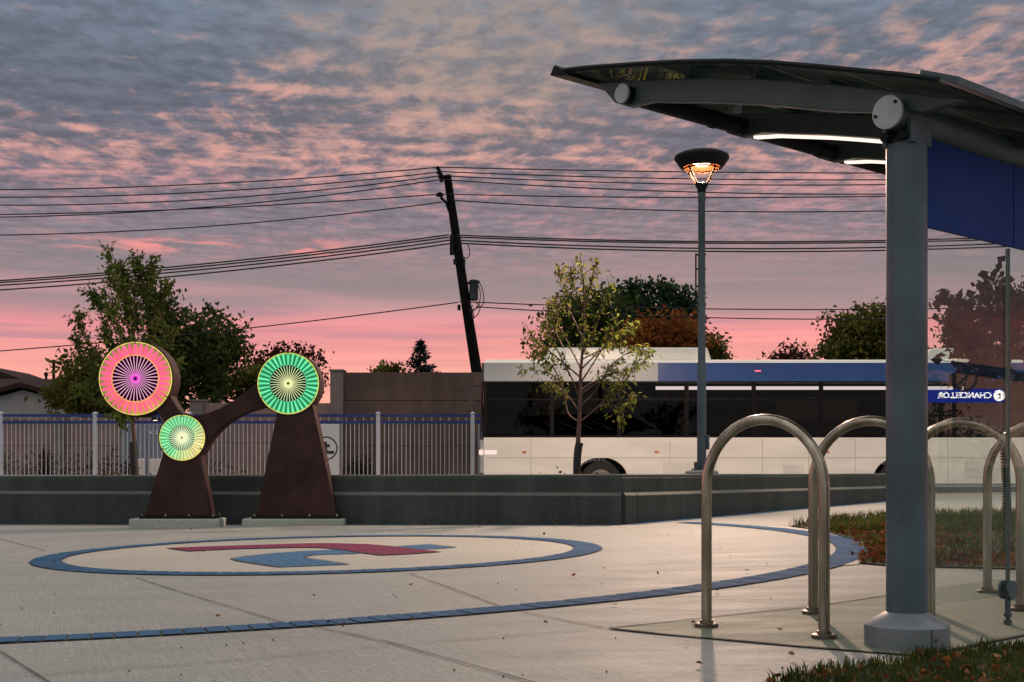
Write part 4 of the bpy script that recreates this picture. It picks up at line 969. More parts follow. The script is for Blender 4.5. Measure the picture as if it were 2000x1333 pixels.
RW = [('topmost wire running right from the pole tip, passing behind the street lamp', [(857,328.5),(1330,337.5),(1730,340)]), ('second wire from the top running right from the pole tip', [(858,337),(1060,344.5),(1730,353)]),
      ('third wire from the top running right from the pole tip', [(859,345),(1060,354),(1730,362.5)]), ('fourth wire from the top running right from the pole tip', [(862,352.5),(1060,365),(1730,381)]),
      ('wire running right from the single insulator', [(861,381),(1060,384.6),(1367,388),(1730,385)]), ('single wire running right below the insulator bracket', [(880,393),(1060,403),(1367,414.5),(1730,413.5)]),
      ('upper cable of the right bundle, meeting the blue fascia', [(880,461),(1060,466),(1730,472.5),(1900,466)]), ('second cable of the right bundle, meeting the blue fascia', [(882,465),(1060,469.5),(1730,476),(1900,470)]),
      ('third cable of the right bundle, seen through the shelter glass', [(884,471),(1060,478),(1730,485.5),(1900,479)]), ('lowest cable of the right bundle, seen through the shelter glass', [(886,476.5),(1060,483.5),(1730,491.5),(1900,485)]),
      ('upper low wire running right from the transformer to the trees', [(897,590.5),(1090,597),(1367,604.5),(1735,606),(1840,603)]), ('lower low wire running right from the transformer to the trees', [(930,600.5),(1090,610),(1367,621.5),(1735,624),(1840,622)])]
for l, p in RW: wire(l, p, .026 if 'cable' in l else .021, x1=2500)

# ================================================================== TREES
def leaves_mesh(mb, centers, dirs, length, width, rnd):
    """diamond leaves: centers (n,3), pointing along dirs"""
    n = len(centers); c = np.asarray(centers); d = np.asarray(dirs); d = d / np.linalg.norm(d, axis=1)[:, None]
    r = rnd.normal(size=(n, 3)); s = np.cross(d, r); s /= (np.linalg.norm(s, axis=1)[:, None] + 1e-9)
    nn = np.cross(d, s)
    l = (length * rnd.uniform(.65, 1.3, n))[:, None]; wd = width * l / length
    v = np.empty((n, 5, 3)); v[:, 0] = c; v[:, 1] = c + d * l * .38 + s * wd * .5 + nn * l * .05; v[:, 2] = c + d * l * .95 - nn * l * .10; v[:, 3] = c + d * l * .38 - s * wd * .5 + nn * l * .05
    v[:, 4] = c + d * l * .40 - nn * l * .04
    o = len(mb.v); mb.v += [tuple(x) for x in v.reshape(-1, 3)]
    for i in range(n):
        k = o + i * 5; mb.f += [(k, k+1, k+4), (k+1, k+2, k+4), (k+2, k+3, k+4), (k+3, k, k+4)]
LM_DARK = leafmat('dark green leaves', [(.040, .068, .022), (.065, .092, .028), (.095, .11, .032), (.055, .08, .03)])
LM_OLIVE = leafmat('olive leaves', [(.08, .095, .022), (.12, .13, .03), (.16, .145, .032), (.10, .11, .03)])
LM_POPLAR = leafmat('poplar leaves', [(.028, .068, .036), (.045, .085, .045), (.06, .09, .04)])
LM_RUST = leafmat('rust leaves', [(.25, .075, .024), (.32, .10, .03), (.20, .11, .03), (.28, .065, .025)])
LM_PURP = leafmat('purple brown leaves', [(.06, .025, .022), (.08, .03, .024), (.05, .03, .02)])
LM_TEAL = leafmat('blue green needles', [(.018, .032, .032), (.024, .042, .04), (.03, .045, .04)])
LM_SAP = leafmat('young pear leaves', [(.085, .125, .022), (.12, .155, .03), (.16, .165, .035), (.07, .11, .022), (.18, .13, .03)], .5)
LM_SAP2 = leafmat('young pear leaves, deeper green', [(.055, .095, .022), (.085, .12, .028), (.11, .13, .03), (.05, .08, .022)], .5)
LM_MAPLE = leafmat('dark red leaves', [(.022, .012, .009), (.034, .016, .010), (.05, .024, .012), (.018, .010, .008), (.03, .022, .010)], .2)
def tree(name, label, d, lobes, trunk_px, n, ll, lm, seed, group='trees beyond the road', clump=.5, taper=.22, cat='tree'):
    rnd = np.random.default_rng(seed); k = d / F
    g0 = at(trunk_px, 910, d); base = Vector((g0.x, d, .0))
    t = thing(name, label, cat, base, group)
    tr = MB(); cz = [at(x, y, d) for x, y, _, _ in lobes]
    top = max(c.z for c in cz); mid = Vector((np.mean([c.x for c in cz]), d, np.mean([c.z for c in cz])))
    tr.tube([base + Vector((0, 0, -.3)), base.lerp(mid, .5) + Vector((rnd.normal() * .1, 0, 0)), mid], [taper, taper * .75, taper * .4], 10)
    for c, (x, y, rx, ry) in zip(cz, lobes):
        s_ = base.lerp(mid, rnd.uniform(.45, .9)); e = c + Vector((0, rnd.uniform(-.5, .5) * rx * k, ry * k * .4))
        tr.tube([s_, s_.lerp(e, .5) + Vector((0, 0, -.15)), e], [taper * .4, taper * .25, taper * .08], 6)
        for _ in range(4):
            q = Vector((rnd.normal(), rnd.normal(), rnd.normal() * .8)).normalized(); f = c + Vector((q.x * rx * k * .9, q.y * rx * k * .9, q.z * ry * k * .9))
            s2 = s_.lerp(e, rnd.uniform(.5, 1)); tr.tube([s2, s2.lerp(f, .6) + Vector((0, 0, .05)), f], [taper * .12, taper * .07, taper * .03], 5)
    tr.build('trunk', M_BARKD, t)
    A = np.array([rx * ry for _, _, rx, ry in lobes], float); cnt = (n * A / A.sum()).astype(int)
    cr = MB(); per = 14
    for (x, y, rx, ry), c, m_ in zip(lobes, cz, cnt):
        nc = max(3, m_ // per); q = rnd.normal(size=(nc, 3)); q /= np.linalg.norm(q, axis=1)[:, None]
        q *= (rnd.uniform(0.12, 1.0, nc) ** .42)[:, None]
        cen = np.array(c) + q * np.array([rx * k, rx * k, ry * k])
        P_ = (cen[:, None, :] + rnd.normal(size=(nc, per, 3)) * clump * np.array([1, 1, .75])).reshape(-1, 3)
        D = rnd.normal(size=P_.shape) + np.array([0, 0, -.3])
        leaves_mesh(cr, P_, D, ll, ll * .6, rnd)
    cr.build('crown', lm, t, smooth=False); return t
tree('broadleaf_tree', 'big dark green tree right behind the pink wheel, tallest of the left trees', 50, [(345,640,42,50),(300,600,40,46),(330,700,60,60),(385,680,44,52),(300,760,50,50),(390,745,45,42),(340,760,40,40)], 335, 5200, .26, LM_DARK, 1, clump=.34, taper=.3)
tree('broadleaf_tree', 'dark leaning tree crown right of the big tree, above the small wheel', 52, [(415,640,36,36),(445,665,32,34),(420,690,45,42),(458,690,22,25),(400,720,40,40)], 405, 2600, .24, LM_DARK, 2, clump=.34, taper=.24)
tree('broadleaf_tree', 'low olive tree hiding the end of the house roof at the left', 46, [(150,745,42,38),(195,735,40,45),(125,775,36,26),(180,780,60,28),(130,712,12,14),(215,770,50,30)], 180, 3400, .22, LM_OLIVE, 3, clump=.28)
tree('broadleaf_tree', 'low green bushy tree between the pink and green wheels', 54, [(455,745,40,34),(490,755,35,28),(420,765,35,26),(510,735,28,26)], 460, 2200, .22, LM_OLIVE, 4, clump=.3)
tree('broadleaf_tree', 'thin purple-brown tree rising behind the green wheel', 60, [(565,700,42,26),(530,708,36,22),(600,710,32,26),(615,745,18,30),(555,730,55,30),(500,722,25,22)], 565, 2600, .22, LM_PURP, 5, clump=.26)
tree('broadleaf_tree', 'dark green rounded tree directly behind the planted sapling', 52, [(1135,600,45,40),(1115,640,50,50),(1165,630,55,52),(1190,590,34,34),(1100,680,50,36),(1190,680,60,40),(1150,690,70,40)], 1150, 5000, .26, LM_DARK, 6, clump=.34, taper=.3)
lob = []
for x, y in ((1212, 572), (1236, 566), (1262, 566), (1290, 565), (1312, 572), (1335, 576), (1352, 590)): lob += [(x, y, 13, 20), (x, y + 36, 16, 30), (x, y + 75, 17, 32)]
tree('poplar_tree', 'row-like dark poplar with upright pointed tops left of the street lamp', 58, lob, 1285, 5200, .27, LM_POPLAR, 7, clump=.20, taper=.3)
tree('broadleaf_tree', 'rust-red autumn tree in front of the poplar beside the street lamp', 48, [(1275,650,48,38),(1320,645,38,34),(1250,680,44,32),(1345,670,34,36),(1300,690,60,30)], 1300, 4200, .2, LM_RUST, 8, clump=.24)
tree('broadleaf_tree', 'small loose green tree just right of the street lamp above the bus', 50, [(1385,690,16,26),(1402,688,14,24),(1390,660,8,14),(1408,705,14,20)], 1390, 900, .2, LM_OLIVE, 9, clump=.2)
tree('broadleaf_tree', 'small reddish bushy tree rising alone above the bus roof', 62, [(1545,697,34,20),(1520,702,26,14),(1575,700,24,14),(1545,725,60,24)], 1545, 1500, .22, LM_PURP, 10, clump=.26)
tree('broadleaf_tree', 'olive green tree left of the shelter post above the bus', 55, [(1650,640,36,30),(1690,645,40,40),(1725,625,30,34),(1640,680,38,34),(1700,690,60,36),(1620,690,20,22),(1740,670,40,50)], 1690, 4600, .25, LM_OLIVE, 11, clump=.3, taper=.28)
tree('broadleaf_tree', 'blue-green tree seen through the glass right of the shelter post', 58, [(1870,630,20,30),(1885,660,32,34),(1855,650,12,20),(1900,690,44,30),(1880,610,14,20)], 1885, 2600, .25, LM_POPLAR, 12, clump=.26)
tree('broadleaf_tree', 'faint low tree through the glass next to the shelter post', 66, [(1822,700,26,16),(1850,698,22,14)], 1830, 700, .22, LM_PURP, 13, clump=.22)
tree('leafy_bush', 'small bush top showing above the tall sound wall left of the spruce', 60, [(755,722,20,10),(772,724,14,10),(740,726,12,7)], 756, 500, .2, LM_OLIVE, 14, clump=.16)
tree('broadleaf_tree', 'dark distant tree behind the red-leaved tree at the right edge', 60, [(1975,610,40,50),(2030,600,50,60),(1950,640,30,40),(2000,680,70,50)], 1990, 3000, .26, LM_POPLAR, 15, clump=.3)
# spruce
def spruce(px, ytop, ybot, rpx, d, label, seed):
    rnd = np.random.default_rng(seed); k = d / F; x0 = at(px, 910, d).x; zt, z0 = at(px, ytop, d).z, at(px, ybot, d).z
    t = thing('spruce_tree', label, 'tree', (x0, d, 0), 'trees beyond the road'); MB().tube([(x0, d, -.3), (x0, d, zt - .3)], [.22, .03], 8).build('trunk', M_BARKD, t)
    cr = MB(); P_, D = [], []
    for z in np.arange(z0 - 2.5, zt, .16):
        f = (zt - z) / (zt - z0); rr = min(1.35, f) * rpx * k
        for _ in range(int(4 + 5 * f)):
            a = rnd.uniform(0, 2 * math.pi); L_ = rr * rnd.uniform(.55, 1.15)
            for s_ in np.linspace(.25, 1, max(3, int(L_ / .16))):
                for _k in range(4):
                    P_.append((x0 + math.cos(a) * L_ * s_ + rnd.normal() * .05, d + math.sin(a) * L_ * s_ + rnd.normal() * .05, z - .10 * s_ * L_ + .18 * s_ ** 3 * L_ + rnd.normal() * .05)); D.append((math.cos(a) + rnd.normal() * .6, math.sin(a) + rnd.normal() * .6, rnd.normal() * .5))
    P_ += [(x0, d, zt - .1)] * 6; D += [(rnd.normal() * .2, 0, 1) for _ in range(6)]
    leaves_mesh(cr, np.array(P_), np.array(D), .26, .10, rnd); cr.build('crown', LM_TEAL, t, smooth=False)
spruce(821, 669, 728, 31, 70, 'blue-green spruce with a pointed top above the tall sound wall', 21)

# ---- young planted trees with visible branches
def cr_spline(pts, m=5):
    out = []; n = len(pts)
    for i in range(n - 1):
        p0, p1, p2, p3 = pts[max(i-1, 0)], pts[i], pts[i+1], pts[min(i+2, n-1)]
        for t in np.linspace(0, 1, m, endpoint=False):
            out.append(.5 * ((2*p1) + (p2-p0)*t + (2*p0-5*p1+4*p2-p3)*t*t + (3*p1-p0-3*p2+p3)*t**3))
    out.append(pts[-1]); return out
def sapling(name, label, d, base_z, trunk, branches, lm, ll, dens, seed, guard, r0=.035, bark=M_BARK, spread=.6, group=None, leaf_w=.42, twig=.28, droop=1.0, start=.22, ribbed=False, burst=1):
    rnd = np.random.default_rng(seed); k = d / F
    b0 = at(trunk[0][0], 910, d); base = Vector((b0.x, d, base_z)); t = thing(name, label, 'tree', base, group)
    tk = [at(x, y, d) for x, y in trunk]; tk = [Vector((base.x, d, base_z - .1))] + tk
    sp = cr_spline(tk, 6); rr = [r0 * (1 - .85 * i / (len(sp) - 1)) for i in range(len(sp))]
    tm = MB(); tm.tube(sp, rr, 10); P_, D = [], []
    ztop = tk[-1].z
    def leafrun(q, dirv_, m_):
        for _ in range(m_):
            P_.append(np.array(q) + rnd.normal(size=3) * .018 * ll / .07); D.append(np.array(dirv_) * .5 + rnd.normal(size=3) * .55 + np.array([0, 0, -.65 * droop]))
    def twigs(spl, rad, dn, start, outward):
        L_ = sum((spl[i+1] - spl[i]).length for i in range(len(spl) - 1)); n = max(2, int(L_ * dn))
        for _ in range(n):
            f = rnd.uniform(start, 1) ; i = min(int(f * (len(spl) - 1)), len(spl) - 2); p = spl[i].lerp(spl[i+1], rnd.uniform())
            dr = (spl[i+1] - spl[i]).normalized(); q = Vector(rnd.normal(size=3)); q = (dr * .8 + q * .55 + Vector((0, 0, .35))).normalized()
            tl = twig * rnd.uniform(.4, 1.15) * (1.15 - .5 * f)
            e = p + q * tl; mid = p.lerp(e, .5) + Vector(rnd.normal(size=3)) * .02
            tm.tube([p, mid, e], [rad * .4, rad * .3, rad * .15], 5)
            for s_ in np.linspace(.15, 1, max(2, int(tl / (ll * .42)))): leafrun(p.lerp(e, s_), q, burst)
        for i in range(int(len(spl) * start), len(spl)):
            leafrun(spl[i], (spl[min(i+1, len(spl)-1)] - spl[max(i-1, 0)]).normalized(), burst + 1)
    for br in branches:
        n = len(br); off = rnd.uniform(-1, 1) * spread
        pts = []
        for i, (x, y) in enumerate(br):
            f = i / max(1, n - 1); pts.append(at(x, y, d + off * f + rnd.normal() * .03 * f))
        spl = cr_spline(pts, 5); rb = r0 * .30
        tm.tube(spl, [rb * (1 - .8 * i / (len(spl) - 1)) for i in range(len(spl))], 7)
        twigs(spl, rb, dens, start, 1)
    tp = sp[int(len(sp) * .62):]; twigs(tp, r0 * .3, dens, 0, 1)
    tm.build('trunk', bark, t)
    lv = MB(); leaves_mesh(lv, np.array(P_), np.array(D), ll, ll * leaf_w, rnd); lv.build('leaves', lm, t, smooth=False)
    gp = [at(x, y, d) for x, y in guard[0]]; gr = guard[1] * k
    g = MB(); g0 = cr_spline(gp, 9)
    if ribbed:
        fine = cr_spline(gp, 40); g.tube(fine, [gr * (1.0 + (.10 if (i % 4) < 2 else -.06)) for i in range(len(fine))], 16)
    else: g.tube(g0, gr, 16)
    g.build('trunk_guard', M_BLACK, t, angle=25)
    return t
sapling('young_tree', 'slim young yellow-green tree on the planter in front of the white bus', 17.2, .50,
    [(1127,930),(1129,865),(1131,830),(1133,780),(1134,730),(1138,680),(1140,620),(1140,560),(1133,500)],
    [[(1130,824),(1110,808),(1102,775),(1088,742),(1060,726),(1018,722)], [(1102,775),(1085,725),(1060,700),(1030,692)], [(1136,822),(1165,797),(1200,762),(1228,735),(1258,705)],
     [(1165,797),(1190,790),(1212,806),(1214,826)], [(1134,792),(1160,768),(1180,735),(1204,705),(1240,684),(1268,694)], [(1133,782),(1118,742),(1092,692),(1072,652),(1056,628)],
     [(1136,745),(1164,702),(1190,660),(1208,620)], [(1135,722),(1110,672),(1085,622),(1078,590)], [(1138,692),(1160,642),(1180,592),(1190,562)], [(1138,662),(1108,596),(1101,562),(1091,520)],
     [(1140,602),(1122,560),(1116,530)], [(1140,612),(1152,560),(1166,508)], [(1137,702),(1200,676),(1262,690)], [(1135,762),(1175,742),(1226,770),(1232,790)], [(1131,804),(1100,764),(1068,758)],
     [(1136,740),(1090,700),(1048,668),(1036,650)], [(1137,720),(1178,680),(1220,650),(1236,640)], [(1100,680),(1084,640),(1094,600),(1086,585)], [(1134,770),(1195,730),(1245,720)]],
    LM_SAP, .085, 19, 31, ([(1127,931),(1127,905),(1129,880),(1132,865)], 7.6), r0=.042, group='young street trees in black trunk guards', twig=.23, start=.32, leaf_w=.36, burst=1)
sapling('young_tree', 'bushy dark green young tree with a red trunk rising behind the pink wheel', 18.9, .50,
    [(262,936),(262,865),(259,815),(260,760),(262,700),(262,640),(264,570),(267,505)],
    [[(260,760),(230,640),(216,560),(212,495)], [(262,720),(248,620),(244,560),(240,525)], [(262,640),(285,580),(293,540),(296,520)], [(262,690),(300,620),(322,575),(330,562)], [(260,760),(215,660),(192,600),(178,572)],
     [(259,790),(200,710),(165,650),(152,620)], [(259,800),(190,740),(160,700),(150,660)], [(262,680),(215,620),(196,590)], [(260,760),(315,700),(330,650)], [(259,800),(320,760),(345,720)], [(258,812),(200,790),(160,760)],
     [(258,812),(230,812),(238,830)], [(258,812),(300,800),(320,780)], [(262,660),(240,580),(228,520)], [(263,620),(280,560),(272,515)], [(262,700),(225,680),(205,650)], [(261,730),(290,690),(310,630)], [(260,750),(225,720),(180,690)]],
    LM_SAP2, .09, 24, 32, ([(264,937),(262,905),(261,885),(260,864)], 7.6), r0=.042, group='young street trees in black trunk guards', twig=.28, start=.18, burst=2)
gb = G(1967, 1026)
sapling('young_tree', 'red-leaved young tree with ribbed black trunk guard behind the shelter glass', gb.y, gb.z,
    [(1966,1026),(1963,900),(1958,800),(1962,740),(1968,690),(1978,640),(1985,580)],
    [[(1962,740),(1920,700),(1890,660),(1860,600),(1848,570)], [(1964,720),(1930,660),(1915,610),(1922,560)], [(1968,690),(1950,630),(1930,580),(1938,548)], [(1966,700),(2010,650),(2040,600)], [(1962,750),(1920,750),(1885,735),(1872,700)],
     [(1960,770),(1915,780),(1890,770)], [(1968,680),(1990,620),(2010,560)], [(1962,760),(2010,740),(2060,720)], [(1970,670),(1900,640),(1875,590)], [(1964,720),(1900,690),(1868,640)], [(1960,780),(2000,780),(2050,770)], [(1962,745),(1900,720),(1880,680)], [(1970,660),(1955,610),(1960,570)],
     [(1966,700),(1940,720),(1900,745),(1895,790)], [(1972,650),(1935,620),(1890,610)]],
    LM_MAPLE, .125, 12, 33, ([(1968,1027),(1966,970),(1964,920),(1961,868)], 8.0), r0=.05, bark=M_BARKD, group='young street trees in black trunk guards', leaf_w=.85, twig=.36, spread=.9, start=.15, ribbed=True, burst=1)

# ================================================================== LAWNS, GRASS, FALLEN LEAVES
def inpoly(x, y, poly):
    c = False; n = len(poly)
    for i in range(n):
        x0, y0 = poly[i]; x1, y1 = poly[(i + 1) % n]
        if (y0 > y) != (y1 > y) and x < (x1 - x0) * (y - y0) / (y1 - y0) + x0: c = not c
    return c
def sample(poly, n, rnd):
    xs_ = [p[0] for p in poly]; ys_ = [p[1] for p in poly]; out = []
    while len(out) < n:
        x, y = rnd.uniform(min(xs_), max(xs_)), rnd.uniform(min(ys_), max(ys_))
        if inpoly(x, y, poly): out.append((x, y))
    return out
LAWN = [G(*p) for p in [(1541,1029),(1600,1037),(1650,1050),(1690,1068),(1700,1078),(1690,1090),(1678,1102),(1735,1107),(1850,1110),(2000,1114),(2150,1118),(2300,1040),(2200,1004),(2000,1003),(1735,1009),(1640,1016)]]
LAWN = [(p.x, p.y) for p in LAWN]
FORE = [G(*p) for p in [(1500,1348),(1560,1322),(1640,1311),(1755,1302),(1800,1288),(1870,1277),(2000,1263),(2120,1250),(2300,1300),(2300,1460),(1700,1500),(1450,1420)]]
FORE = [(p.x, p.y) for p in FORE]
M_LAWN = mat('lawn soil', (.028, .030, .013), .95, var=.5, vscale=9, bump=.8, bscale=30)
sheet('lawn', LAWN, .010, M_LAWN); sheet('lawn_corner', FORE, .010, M_LAWN)
# pale kerb strip round the lawn tip
m = MB(); kp_ = [G(*p) for p in [(1500,1028.5),(1541,1030),(1600,1038),(1650,1051),(1690,1069),(1700,1078.5),(1690,1091),(1676,1104)]]
kq_ = [G(*p) for p in [(1494,1030.5),(1535,1033),(1590,1042),(1645,1058.5),(1667,1076),(1669,1082),(1663,1092),(1648,1106)]]
m.v = [tuple(p + Vector((0, 0, .006))) for p in kp_] + [tuple(p + Vector((0, 0, .006))) for p in kq_]; n = len(kp_)
m.f = [(i, i + n, i + n + 1, i + 1) for i in range(n - 1)]; m.build('lawn_edging', concrete('edging concrete', (.50, .46, .43), (.56, .51, .47)), smooth=False, kind='structure')
GR = leafmat('grass blades', [(.030, .052, .013), (.048, .074, .018), (.062, .08, .02), (.075, .068, .024)], .45)
def blades(name, poly, n, h0, h1, wd, seed, edge_boost=None):
    rnd = np.random.default_rng(seed); m = MB()
    for x, y in sample(poly, n, rnd):
        x += rnd.normal() * .022; y += rnd.normal() * .03
        z = gz(x) + .008; h = rnd.uniform(h0, h1)
        if edge_boost: h *= edge_boost(x, y)
        a = rnd.uniform(0, 2 * math.pi); ln = rnd.uniform(.1, .75) * h; dx_, dy_ = math.cos(a), math.sin(a); w_ = wd * rnd.uniform(.6, 1.3)
        b0 = Vector((x, y, z)); md = b0 + Vector((dx_ * ln * .35, dy_ * ln * .35, h * .6)); tp = b0 + Vector((dx_ * ln, dy_ * ln, h)); s_ = Vector((-dy_, dx_, 0)) * w_
        m.add([b0 - s_, b0 + s_, md + s_ * .7, md - s_ * .7, tp], [(0, 1, 2, 3), (3, 2, 4)])
    return m.build(name, GR, smooth=False, kind='stuff')
blades('grass', LAWN, 17000, .03, .075, .0035, 41, lambda x, y: 1.0 + .9 * max(0, min(1, (y - 12.2) / 3.0)))
FV = [p for p in FORE]
blades('grass', [(p.x, p.y) for p in [G(1490,1352),G(1560,1320),G(1640,1309),G(1755,1300),G(1800,1286),G(1870,1275),G(2000,1261),G(2120,1248),G(2200,1300),G(2150,1400),G(1700,1420),G(1470,1400)]], 9000, .012, .038, .0022, 42)
def tufts(name, pts, hmin, hmax, nb, wd, seed):
    rnd = np.random.default_rng(seed); m = MB()
    for x, y in pts:
        for _ in range(int(rnd.integers(nb // 2, nb))):
            a = rnd.uniform(0, 2 * math.pi); h = rnd.uniform(hmin, hmax); ln = h * rnd.uniform(.2, .9); d_ = Vector((math.cos(a), math.sin(a), 0)); b0 = Vector((x + rnd.normal() * .012, y + rnd.normal() * .012, gz(x) + .006))
            md = b0 + d_ * ln * .35 + Vector((0, 0, h * .65)); tp = b0 + d_ * ln + Vector((0, 0, h * rnd.uniform(.7, 1.05))); s_ = Vector((-d_.y, d_.x, 0)) * wd * rnd.uniform(.6, 1.3)
            m.add([b0 - s_, b0 + s_, md + s_ * .8, md - s_ * .8, tp], [(0, 1, 2, 3), (3, 2, 4)])
    return m.build(name, GR, smooth=False, kind='stuff')
rt = np.random.default_rng(71)
tufts('grass', sample(FORE, 90, rt), .025, .062, 12, .0026, 72)
ed = []
for (a_, c_) in zip(FORE[:7], FORE[1:7]):
    for _ in range(9):
        f = rt.uniform(); ed.append((a_[0] + (c_[0] - a_[0]) * f + rt.normal() * .03, a_[1] + (c_[1] - a_[1]) * f + rt.normal() * .03))
tufts('grass', ed, .02, .055, 10, .0028, 73)
tufts('grass', sample(LAWN, 260, rt), .06, .14, 12, .0045, 74)
LL = leafmat('fallen brown leaves', [(.19, .055, .02), (.25, .09, .03), (.13, .035, .018), (.32, .17, .07), (.08, .028, .015), (.22, .065, .025)], .15)
def litter(name, pts, ll, seed, lift=.012):
    rnd = np.random.default_rng(seed); m = MB(); n = len(pts)
    P_ = np.array([(x, y, gz(x) + lift + rnd.uniform(0, .02)) for x, y in pts]); D = rnd.normal(size=(n, 3)) * np.array([1, 1, .35])
    leaves_mesh(m, P_, D, ll, ll * .7, rnd)
    m.v = [(v[0], v[1], max(v[2], gz(v[0]) + .010)) for v in m.v]
    return m.build(name, LL, smooth=False, kind='stuff')
rnd = np.random.default_rng(50)
lp = [(x + rnd.normal() * .06, y + rnd.normal() * .10) for x, y in sample(LAWN, 12000, rnd)]
def keepleaf(x, y):
    # thick along the rounded tip, thinner to the right and back
    px = 1000 + x / y * F; py = 910 + (F * H / y) - .015 * (px - 1000)
    f = (py - 1022) / 60.0
    return rnd.uniform() < max(.03, min(1, 1.15 - abs(px - 1640) / 260.0)) * max(.08, min(1, f * 1.1)) or (py > 1092 and rnd.uniform() < .55)
litter('fallen_leaves', [p for p in lp if keepleaf(*p)], .06, 51, .035)
litter('fallen_leaves', sample(FORE, 420, rnd), .035, 52, .02)
pp = []
for _ in range(900):
    px, py = rnd.uniform(0, 1700), 1026 + (rnd.uniform() ** 2.2) * 310
    p = G(px, py)
    if infront(p.x, p.y, .03): pp.append((p.x, p.y))
litter('plaza_leaves', pp[:48], .038, 53, .006)
wl_ = []
for _ in range(110):
    f = rnd.uniform(); p = WA.lerp(WB, .45 + .55 * f); wl_.append((p.x + rnd.normal() * .02, p.y - rnd.uniform(.02, .3)))
litter('wall_leaves', wl_, .05, 54, .008)
# twigs and grit on the plaza
m = MB(); r_ = random.Random(9)
for _ in range(70):
    p = G(r_.uniform(-50, 1700), 1035 + r_.uniform(0, 1) ** 1.3 * 300); a = r_.uniform(0, 6.28); s_ = r_.uniform(.0015, .005)
    if infront(p.x, p.y, .05): m.lathe((p.x, p.y, p.z), [(s_, .0035), (s_ * .8, .008 + s_ * .2), (s_ * .2, .010 + s_ * .3)], 5)
m.build('plaza_grit', M_JOINT, kind='stuff')
# weeds at the foot of the fence and mulch round the saplings
rnd = np.random.default_rng(61); m = MB(); P_, D = [], []
for _ in range(150):
    px = rnd.choice([rnd.uniform(-100, 470), rnd.uniform(670, 720), rnd.uniform(-100, 240)]); x = fx(px); h = rnd.uniform(.15, .85) * (1.0 if px < 300 else .7); y = YF + rnd.uniform(.25, 1.0); z0 = .17
    h += .25
    for s_ in np.linspace(.1, 1, 14): P_.append((x + rnd.normal() * .07, y + rnd.normal() * .05, z0 + h * s_)); D.append(rnd.normal(size=3) + np.array([0, 0, .7]))
leaves_mesh(m, np.array(P_), np.array(D), .16, .05, rnd); m.build('weeds', leafmat('weed leaves', [(.04, .05, .02), (.06, .07, .025), (.09, .05, .03), (.05, .06, .02)]), smooth=False, kind='stuff')
rnd = np.random.default_rng(62); m = MB(); P_, D = [], []; x0 = fx(84)
for k_ in range(6):
    x = x0 + rnd.normal() * .1
    for s_ in np.linspace(.1, 1, 40): P_.append((x + rnd.normal() * .05 * (1.2 - s_ * .5), YF + .35 + rnd.normal() * .05, .17 + s_ * rnd.uniform(.8, 1.1))); D.append(rnd.normal(size=3) * .5 + np.array([0, 0, 1]))
dk_ = thing('dock_plant', 'tall withered brown weed behind the left end of the picket fence', 'weed', (x0, YF + .35, .17))
for q_ in (-.08, 0, .09): MB().tube([(x0 + q_ * .3, YF + .35, .17), (x0 + q_, YF + .35, .17 + .95)], [.012, .004], 6).build('stem', M_BARKD, dk_)
leaves_mesh(m, np.array(P_), np.array(D), .12, .06, rnd); m.build('leaves', LM_PURP, dk_, smooth=False)
rnd = np.random.default_rng(63); m = MB(); P_ = []
for px, dd, yy in ((1090, 16.8, 930), (1160, 17.0, 930), (215, 18.8, 935), (240, 18.7, 935), (1120, 16.9, 931)):
    c = at(px, yy, dd)
    for _ in range(60): P_.append((c.x + rnd.normal() * .15, dd + rnd.normal() * .08, .56 + abs(rnd.normal()) * .05))
leaves_mesh(m, np.array(P_), rnd.normal(size=(len(P_), 3)) * np.array([1, 1, .4]), .06, .035, rnd); m.build('mulch', leafmat('mulch chips', [(.2, .11, .07), (.12, .06, .04), (.28, .18, .12)], .1), smooth=False, kind='stuff')

# ================================================================== the other side of the station, seen only mirrored in the shelter glass
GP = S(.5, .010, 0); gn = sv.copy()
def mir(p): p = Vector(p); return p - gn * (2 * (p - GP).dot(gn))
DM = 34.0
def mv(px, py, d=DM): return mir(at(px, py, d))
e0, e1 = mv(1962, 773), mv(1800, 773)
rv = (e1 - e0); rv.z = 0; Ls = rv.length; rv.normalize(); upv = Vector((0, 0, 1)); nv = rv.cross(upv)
st_ = thing('station_sign', 'backlit blue station name sign seen mirrored in the shelter glass', 'sign', (e0 + e1) / 2)
hh = (at(0, 760, DM).z - at(0, 786, DM).z)
m = MB(); o_ = e0 + Vector((0, 0, -hh / 2)); m.obox(o_, rv * Ls, -nv * .15, upv * hh); m.build('sign_box', emat('backlit blue', (.01, .05, .62), 3.4), st_, smooth=False)
M_SW = emat('backlit white', (1.0, .93, .9), 14.0)
rot = Matrix((rv, upv, nv)).transposed().to_4x4()
cw = Ls * (1945 - 1800) / 162
text('lettering', 'CHANCELLOR', hh * .62, M_SW, Matrix.Translation(e0 + rv * (Ls * .155) + nv * .02) @ rot, st_, .003, 'LEFT')
m = MB(); cc = e0 + rv * (Ls * .065) + nv * .02; n = 40; rr = hh * .42
m.v = [tuple(cc + rv * rr * math.cos(2 * math.pi * i / n) + upv * rr * math.sin(2 * math.pi * i / n)) for i in range(n)]; m.f = [tuple(range(n))]; m.build('roundel', M_SW, st_, smooth=False)
text('letter_mark', 't', hh * .8, mat('roundel ink', (.08, .03, .02), .5), Matrix.Translation(cc + nv * .02) @ rot, st_, .004)
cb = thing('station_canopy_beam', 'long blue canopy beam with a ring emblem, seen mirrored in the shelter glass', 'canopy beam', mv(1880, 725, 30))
a, c = mv(1700, 705, 30), mv(2150, 765, 30); m = MB(); m.obox(a, c - a, -nv * .2, upv * .26); m.build('beam', mat('blue beam paint', (.05, .22, .60), .4), cb, smooth=False)
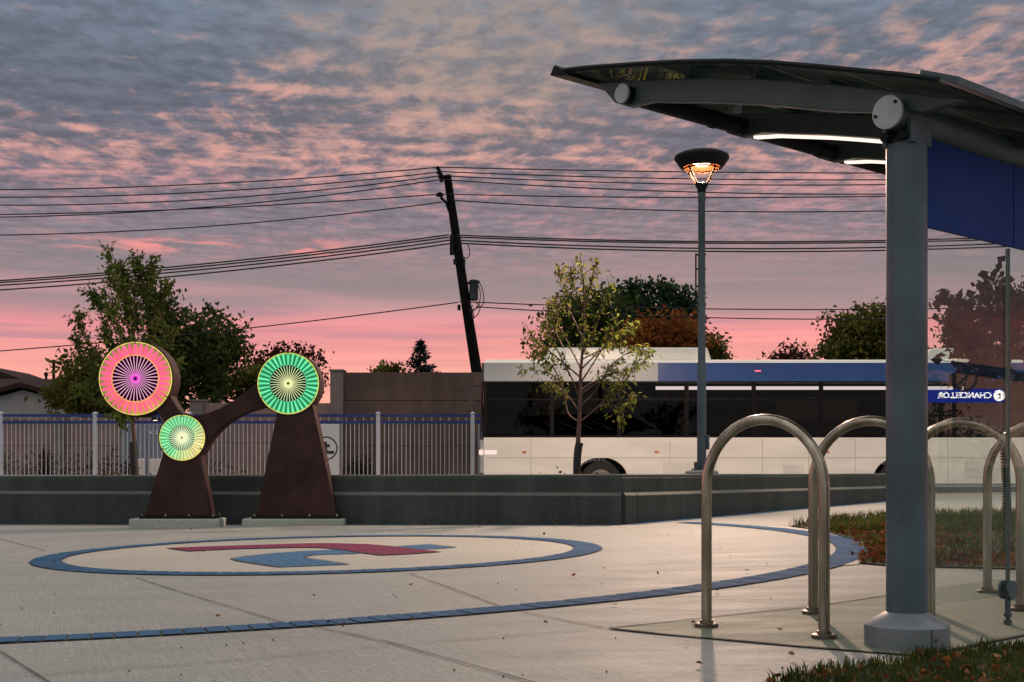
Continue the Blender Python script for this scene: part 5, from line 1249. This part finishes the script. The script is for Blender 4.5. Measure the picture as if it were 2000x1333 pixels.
m = MB(); cc = mv(1886, 738, 29.5); ring = [cc + rv * (.26 * math.cos(t)) + upv * (.30 * math.sin(t)) for t in np.linspace(0, 2 * math.pi, 33)]; m.tube(ring, .03, 8)
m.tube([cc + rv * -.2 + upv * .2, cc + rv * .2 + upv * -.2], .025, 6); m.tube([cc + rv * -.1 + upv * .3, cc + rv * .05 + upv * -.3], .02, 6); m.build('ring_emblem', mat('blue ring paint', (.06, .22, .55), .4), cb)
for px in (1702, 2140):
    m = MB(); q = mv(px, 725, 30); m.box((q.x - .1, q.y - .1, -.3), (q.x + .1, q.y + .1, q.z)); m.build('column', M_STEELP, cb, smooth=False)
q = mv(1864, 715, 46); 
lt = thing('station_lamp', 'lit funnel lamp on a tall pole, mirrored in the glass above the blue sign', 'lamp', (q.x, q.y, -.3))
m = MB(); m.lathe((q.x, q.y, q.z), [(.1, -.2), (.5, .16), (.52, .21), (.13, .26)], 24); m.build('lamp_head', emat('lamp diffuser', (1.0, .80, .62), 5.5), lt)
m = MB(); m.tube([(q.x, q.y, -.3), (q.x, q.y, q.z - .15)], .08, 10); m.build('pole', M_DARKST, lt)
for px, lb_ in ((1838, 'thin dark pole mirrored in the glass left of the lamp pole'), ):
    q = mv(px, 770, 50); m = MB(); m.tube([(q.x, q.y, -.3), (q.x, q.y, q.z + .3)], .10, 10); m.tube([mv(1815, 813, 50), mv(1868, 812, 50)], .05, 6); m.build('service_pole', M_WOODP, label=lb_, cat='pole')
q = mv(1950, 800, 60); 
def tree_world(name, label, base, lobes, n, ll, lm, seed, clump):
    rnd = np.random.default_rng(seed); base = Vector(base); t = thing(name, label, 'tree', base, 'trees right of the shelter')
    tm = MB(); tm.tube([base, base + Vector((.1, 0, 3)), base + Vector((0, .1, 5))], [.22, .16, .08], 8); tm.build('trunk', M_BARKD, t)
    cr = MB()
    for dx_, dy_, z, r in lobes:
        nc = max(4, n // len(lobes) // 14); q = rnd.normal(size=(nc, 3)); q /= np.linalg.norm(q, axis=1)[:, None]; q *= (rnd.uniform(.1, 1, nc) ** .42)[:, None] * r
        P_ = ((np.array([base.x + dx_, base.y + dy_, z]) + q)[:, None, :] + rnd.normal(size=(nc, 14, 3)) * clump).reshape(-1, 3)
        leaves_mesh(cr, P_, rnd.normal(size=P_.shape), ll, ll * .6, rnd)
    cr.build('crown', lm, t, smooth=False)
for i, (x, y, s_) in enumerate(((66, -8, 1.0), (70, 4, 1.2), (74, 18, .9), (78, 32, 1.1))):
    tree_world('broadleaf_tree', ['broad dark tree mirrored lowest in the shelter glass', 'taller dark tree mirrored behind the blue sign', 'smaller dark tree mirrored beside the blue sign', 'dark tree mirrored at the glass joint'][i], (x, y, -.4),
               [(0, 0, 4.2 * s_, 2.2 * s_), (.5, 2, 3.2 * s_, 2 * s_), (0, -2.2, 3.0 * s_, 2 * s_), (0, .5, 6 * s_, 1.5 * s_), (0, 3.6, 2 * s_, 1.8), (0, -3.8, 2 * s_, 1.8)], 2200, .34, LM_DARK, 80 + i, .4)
